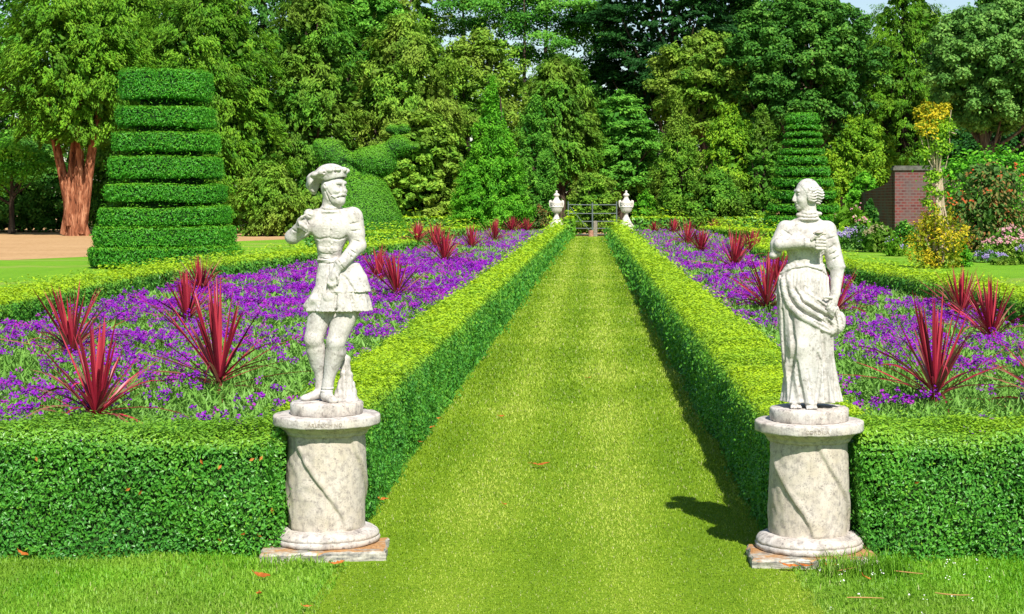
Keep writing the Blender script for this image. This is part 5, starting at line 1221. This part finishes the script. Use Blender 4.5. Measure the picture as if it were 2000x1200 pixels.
T = [
 ('broadleaf_tree', 'loose green tree behind the left edge of the airy bright one', 905, 114, -60, 190, 'olive', 'round', 4200, .3, dict(prof=BALL, clear=7, nc=22, asp=.5, fill=0, limbs=0)),
 ('broadleaf_tree', 'tall green tree far behind at the top left edge', -40, 112, -150, 420, 'mid', 'round', 14000, .32, dict(prof=DOME, clear=2, nc=60, asp=.55)),
 ('yew_tree', 'dark tall yew far behind the layer cake topiary', 300, 110, -150, 300, 'yew2', 'droop', 14000, .32, dict(prof=COLM, clear=1, nc=60, asp=.4)),
 ('yew_tree', 'tall dark green tree far behind the drooping yews', 520, 111, -150, 320, 'deep', 'droop', 15000, .32, dict(prof=COLM, clear=1, nc=60, asp=.4)),
 ('broadleaf_tree', 'tall leafy green tree behind the rounded olive yew', 765, 108, -120, 260, 'olive', 'round', 15000, .28, dict(prof=DOME, clear=2, nc=60, asp=.55)),
 ('broadleaf_tree', 'mid green tree standing behind the bright pointed conifer', 940, 104, 62, 280, 'olive', 'round', 14000, .26, dict(prof=DOME, clear=1, nc=60, asp=.5)),
 ('broadleaf_tree', 'shaded green tree low behind the gate', 1170, 108, 110, 300, 'deep', 'round', 12000, .28, dict(prof=DOME, clear=0, nc=60, asp=.5)),
 ('oak_tree', 'deep green oak behind the olive oak by the cedar', 1450, 109, -30, 260, 'deep', 'round', 15000, .28, dict(prof=DOME, clear=1, nc=60, asp=.55)),
 ('broadleaf_tree', 'broad green tree behind the yellow green bushy one', 1680, 106, 48, 300, 'deep', 'round', 14000, .28, dict(prof=DOME, clear=1, nc=60, asp=.55)),
 ('broadleaf_tree', 'olive green tree behind the feathery olive conifer', 1800, 112, 0, 230, 'olive', 'round', 12000, .28, dict(prof=DOME, clear=1, nc=60, asp=.5)),
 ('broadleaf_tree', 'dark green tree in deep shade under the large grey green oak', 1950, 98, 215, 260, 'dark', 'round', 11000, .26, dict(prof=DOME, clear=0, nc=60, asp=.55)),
 ('broadleaf_tree', 'dark green tree rising behind the large grey green oak', 2080, 110, -60, 240, 'deep', 'round', 12000, .3, dict(prof=DOME, clear=1, nc=60, asp=.55)),
 # name, label, px, Y, top, width, palette, style, n, L, kwargs
 ('yew_tree', 'huge olive green yew sweeping to the ground behind the layer cake topiary', 395, 92, -60, 360, 'yew', 'droop', 42000, .24, dict(prof=DOME, nc=120, cr=(.10, .18), asp=.36)),
 ('yew_tree', 'tall drooping yew between the layer cake topiary and the bird topiary', 610, 95, -70, 240, 'yew2', 'droop', 26000, .24, dict(prof=COLM, nc=80, cr=(.14, .22), asp=.36)),
 ('broadleaf_tree', 'tall dark leaved tree with pale glossy leaves above the bird topiary', 705, 101, -90, 210, 'mid', 'round', 17000, .26, dict(prof=BALL, clear=6, nc=60, asp=.55)),
 ('yew_tree', 'rounded olive yew right of the bird topiary', 790, 97, 25, 280, 'olive', 'droop', 24000, .24, dict(prof=DOME, nc=80, cr=(.12, .2), asp=.4)),
 ('laurel_tree', 'big leaved glossy green shrub tree between the bird topiary and the bright conifer', 815, 88, 205, 190, 'olive', 'round', 11000, .30, dict(prof=DOME, nc=60, asp=.6, cr=(.14, .24))),
 ('conifer', 'bright green pointed conifer left of the urns', 962, 83, 152, 165, 'bright', 'up', 22000, .17, dict(prof=CONE, nc=110, cr=(.12, .22), flat=1.2, asp=.3)),
 ('conifer', 'slim pointed conifer just right of the bright pointed one', 1045, 87, 180, 96, 'mid', 'up', 10000, .17, dict(prof=COLM, nc=60, cr=(.2, .32), flat=1.2, asp=.3)),
 ('conifer', 'low light green conifer bump at the left foot of the bright pointed one', 918, 82, 335, 80, 'bright', 'up', 5200, .15, dict(prof=DOME, nc=30, cr=(.2, .32), asp=.3)),
 ('yew_tree', 'olive yew with small grey trunk above the left urn', 1095, 94, 95, 170, 'yew2', 'droop', 17000, .23, dict(prof=DOME, clear=2.6, nc=70, asp=.38, trunk=.28)),
 ('yew_tree', 'layered dark green tree over the gate', 1212, 96, 175, 170, 'mid', 'plate', 13000, .24, dict(prof=DOME, clear=2.2, nc=60, flat=.45, asp=.4)),
 ('conifer', 'olive pyramid shaped conifer right of the right urn', 1325, 88, 178, 140, 'olive', 'up', 16000, .18, dict(prof=CONE, nc=80, cr=(.14, .26), flat=1.1, asp=.32)),
 ('yew_tree', 'yellow green upright bush beside the olive pyramid conifer', 1425, 89, 200, 150, 'lime', 'droop', 11000, .20, dict(prof=COLM, nc=55, cr=(.18, .3), asp=.4)),
 ('conifer', 'narrow dark green conifer left of the slender tiered topiary', 1490, 88, 195, 80, 'yew2', 'up', 7000, .18, dict(prof=COLM, nc=36, cr=(.2, .32), asp=.32)),
 ('cedar', 'very dark spreading cedar behind the path against the sky', 1305, 107, -140, 420, 'dark', 'plate', 36000, .27, dict(prof=BALL, clear=7.2, nc=80, cr=(.12, .2), flat=.32, asp=.42, trunk=.5, fill=.10)),
 ('oak_tree', 'olive leaved oak in front of the dark cedar', 1385, 99, 62, 270, 'olive', 'round', 18000, .25, dict(prof=BALL, clear=5.2, nc=70, asp=.55, cr=(.13, .22), bark='oak_bark')),
 ('oak_tree', 'dark oak with a thick trunk rising out of the picture behind the slender topiary', 1570, 97, -30, 340, 'deep', 'round', 30000, .25, dict(prof=BALL, clear=4.6, nc=110, asp=.55, cr=(.10, .18), bark='oak_bark', trunk=.55, fill=.14)),
 ('larch_tree', 'feathery olive conifer behind the brick wall', 1775, 101, -50, 230, 'yew', 'droop', 19000, .22, dict(prof=COLM, clear=3, nc=90, cr=(.13, .22), flat=.5, asp=.3)),
 ('oak_tree', 'large grey green oak spreading over the brick wall', 1945, 86, -5, 320, 'sage', 'round', 26000, .22, dict(prof=BALL, clear=5.0, nc=90, asp=.6, cr=(.12, .2), bark='oak_bark')),
 ('broadleaf_tree', 'dark tree in the top right corner', 1990, 106, -140, 190, 'deep', 'round', 12000, .27, dict(prof=BALL, clear=6, nc=50, asp=.55)),
 ('broadleaf_tree', 'yellow green bushy tree between the slender topiary and the brick wall', 1690, 91, 225, 210, 'lime', 'up', 14000, .21, dict(prof=DOME, nc=65, cr=(.14, .24), asp=.42)),
 ('broadleaf_tree', 'mid green bush at the left foot of the brick wall', 1690, 80, 335, 90, 'bright', 'round', 5000, .19, dict(prof=DOME, nc=30, asp=.5)),
 ('locust_tree', 'airy bright green tree with layered branches against the sky', 1020, 108, -110, 330, 'locust', 'round', 13000, .24, dict(lobes=[(880, 20, 26), (905, 40, 30), (940, 20, 34), (985, 35, 36), (1010, 60, 30), (1050, 40, 38), (1090, 20, 34), (1125, 50, 28), (1060, 80, 26), (1100, 95, 22), (1140, 18, 26), (965, 5, 34), (900, 5, 22), (1030, 0, 40), (1020, 92, 18), (930, 48, 22), (1075, 112, 24), (1115, 128, 20), (1000, -40, 50), (1100, -40, 50), (900, -50, 50), (885, 60, 16)], flat=.42, clear=8, asp=.5, fill=0, trunk=.2, limbs=0)),
 ('beech_tree', 'dark trunked tree standing behind the airy bright one', 1098, 112, -110, 300, 'mid', 'round', 7000, .3, dict(prof=BALL, clear=7, nc=26, asp=.5, trunk=.26, fill=0, limbs=2)),
 ('yew_tree', 'dark shaded shrub behind the old yew stems', 40, 97, 270, 330, 'deep', 'round', 12000, .26, dict(prof=DOME, nc=60, asp=.5)),
 ('broadleaf_tree', 'light green bush left of the old yew stems', 22, 90, 268, 150, 'bright', 'round', 4200, .22, dict(lobes=[(0, 300, 26), (30, 296, 26), (60, 310, 24), (84, 322, 20), (10, 335, 26), (50, 340, 22), (-40, 300, 40), (-40, 360, 40)], flat=.7, asp=.5, clear=2, fill=0)),
 ('yew_tree', 'shaded yew between the old red stems and the layer cake topiary', 235, 95, 150, 200, 'yew2', 'droop', 14000, .24, dict(prof=DOME, nc=60, asp=.38)),
 ('leafy_shrub', 'light olive shrub beside the layer cake topiary on the dry strip', 525, 84, 318, 150, 'olive', 'droop', 12000, .18, dict(prof=DOME, nc=55, asp=.45)),
 ('yew_tree', 'tall brownish yew crown over the old red stems in the top left', 215, 99, -120, 260, 'yew', 'droop', 20000, .25, dict(prof=BALL, clear=5, nc=80, asp=.36)),
 ('leafy_shrub', 'yellow green climber growing over the gate', 1158, 85.4, 340, 108, 'olive', 'round', 4200, .15, dict(prof=[(0, .9), (.5, 1), (.8, .9), (1, .5)], nc=34, asp=.55, cr=(.2, .34), fill=.5, clear=.1)),
 ('leafy_shrub', 'green shrub right behind the right urn', 1262, 88, 375, 70, 'bright', 'up', 3600, .15, dict(prof=DOME, nc=24, asp=.4)),
 ('leafy_shrub', 'small brownish shrub left of the left urn', 1050, 84, 398, 52, 'rust', 'up', 2000, .13, dict(prof=DOME, nc=16, asp=.4)),
 ('leafy_shrub', 'low bright green shrub left of the small brownish one', 1008, 85, 395, 70, 'bright', 'up', 2600, .14, dict(prof=DOME, nc=20, asp=.4)),
 ('leafy_shrub', 'dark shrub filling the ground right of the bird topiary', 850, 90, 350, 130, 'olive', 'round', 6000, .24, dict(prof=DOME, nc=36, asp=.55)),
 ('leafy_shrub', 'green shrub below the yellow green upright bush', 1400, 87, 330, 150, 'yew2', 'up', 8000, .18, dict(prof=DOME, nc=46, asp=.4)),
]
for i, (nm, lb, px, Y, top, wd, pal, sty, n, L, kw) in enumerate(T):
    tree(nm, lb, px, Y, 460, top, wd, pal, sty, n, L, seed=300 + i, **kw)

# the wood behind: one mass of foliage
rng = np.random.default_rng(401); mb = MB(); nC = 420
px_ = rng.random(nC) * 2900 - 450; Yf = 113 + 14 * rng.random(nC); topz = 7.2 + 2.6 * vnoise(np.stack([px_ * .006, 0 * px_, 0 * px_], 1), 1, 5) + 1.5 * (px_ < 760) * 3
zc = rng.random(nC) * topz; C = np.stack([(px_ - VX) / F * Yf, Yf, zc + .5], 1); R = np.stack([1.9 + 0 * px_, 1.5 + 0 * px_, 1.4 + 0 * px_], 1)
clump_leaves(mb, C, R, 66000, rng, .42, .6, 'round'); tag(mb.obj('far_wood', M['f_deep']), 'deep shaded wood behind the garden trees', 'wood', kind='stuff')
# ------------------------------------------------------------------ light, sky, camera
to_sun = Vector((0.30, -0.92, 1.0)).normalized()
w = bpy.data.worlds.new('World'); sc.world = w; w.use_nodes = True
nt = w.node_tree; bg = nt.nodes['Background']; sky = nt.nodes.new('ShaderNodeTexSky'); sky.sky_type = 'NISHITA'; sky.sun_disc = False
sky.sun_elevation = math.asin(to_sun.z); sky.sun_rotation = math.atan2(to_sun.x, to_sun.y); sky.air_density = 1.0; sky.dust_density = 0.4; sky.ozone_density = 1.0
nt.links.new(sky.outputs[0], bg.inputs[0]); bg.inputs[1].default_value = SKY
ld = bpy.data.lights.new('sun', 'SUN'); ld.energy = SUN; ld.angle = math.radians(0.53); ld.color = (1.0, 0.96, 0.90)
lo = bpy.data.objects.new('sun', ld); COL.objects.link(lo); lo.rotation_euler = (-to_sun).to_track_quat('-Z', 'Y').to_euler(); lo.location = (10, -30, 40)
cd = bpy.data.cameras.new('camera'); cam = bpy.data.objects.new('camera', cd); COL.objects.link(cam); sc.camera = cam
cam.location = (0, 0, H); cam.rotation_euler = (math.radians(90), 0, 0)
cd.sensor_width = 36; cd.sensor_fit = 'HORIZONTAL'; cd.lens = F / 2000 * 36; cd.shift_x = (1000 - VX) / 2000; cd.shift_y = (VY - 600) / 2000; cd.clip_start = 0.05; cd.clip_end = 2000
sc.view_settings.view_transform = 'Standard'; sc.view_settings.look = 'None'; sc.view_settings.exposure = EXPO; sc.view_settings.gamma = 1
sc.cycles.max_bounces = 6; sc.cycles.diffuse_bounces = 3; sc.cycles.glossy_bounces = 2; sc.cycles.transmission_bounces = 4; sc.cycles.transparent_max_bounces = 4
sc.cycles.use_denoising = True
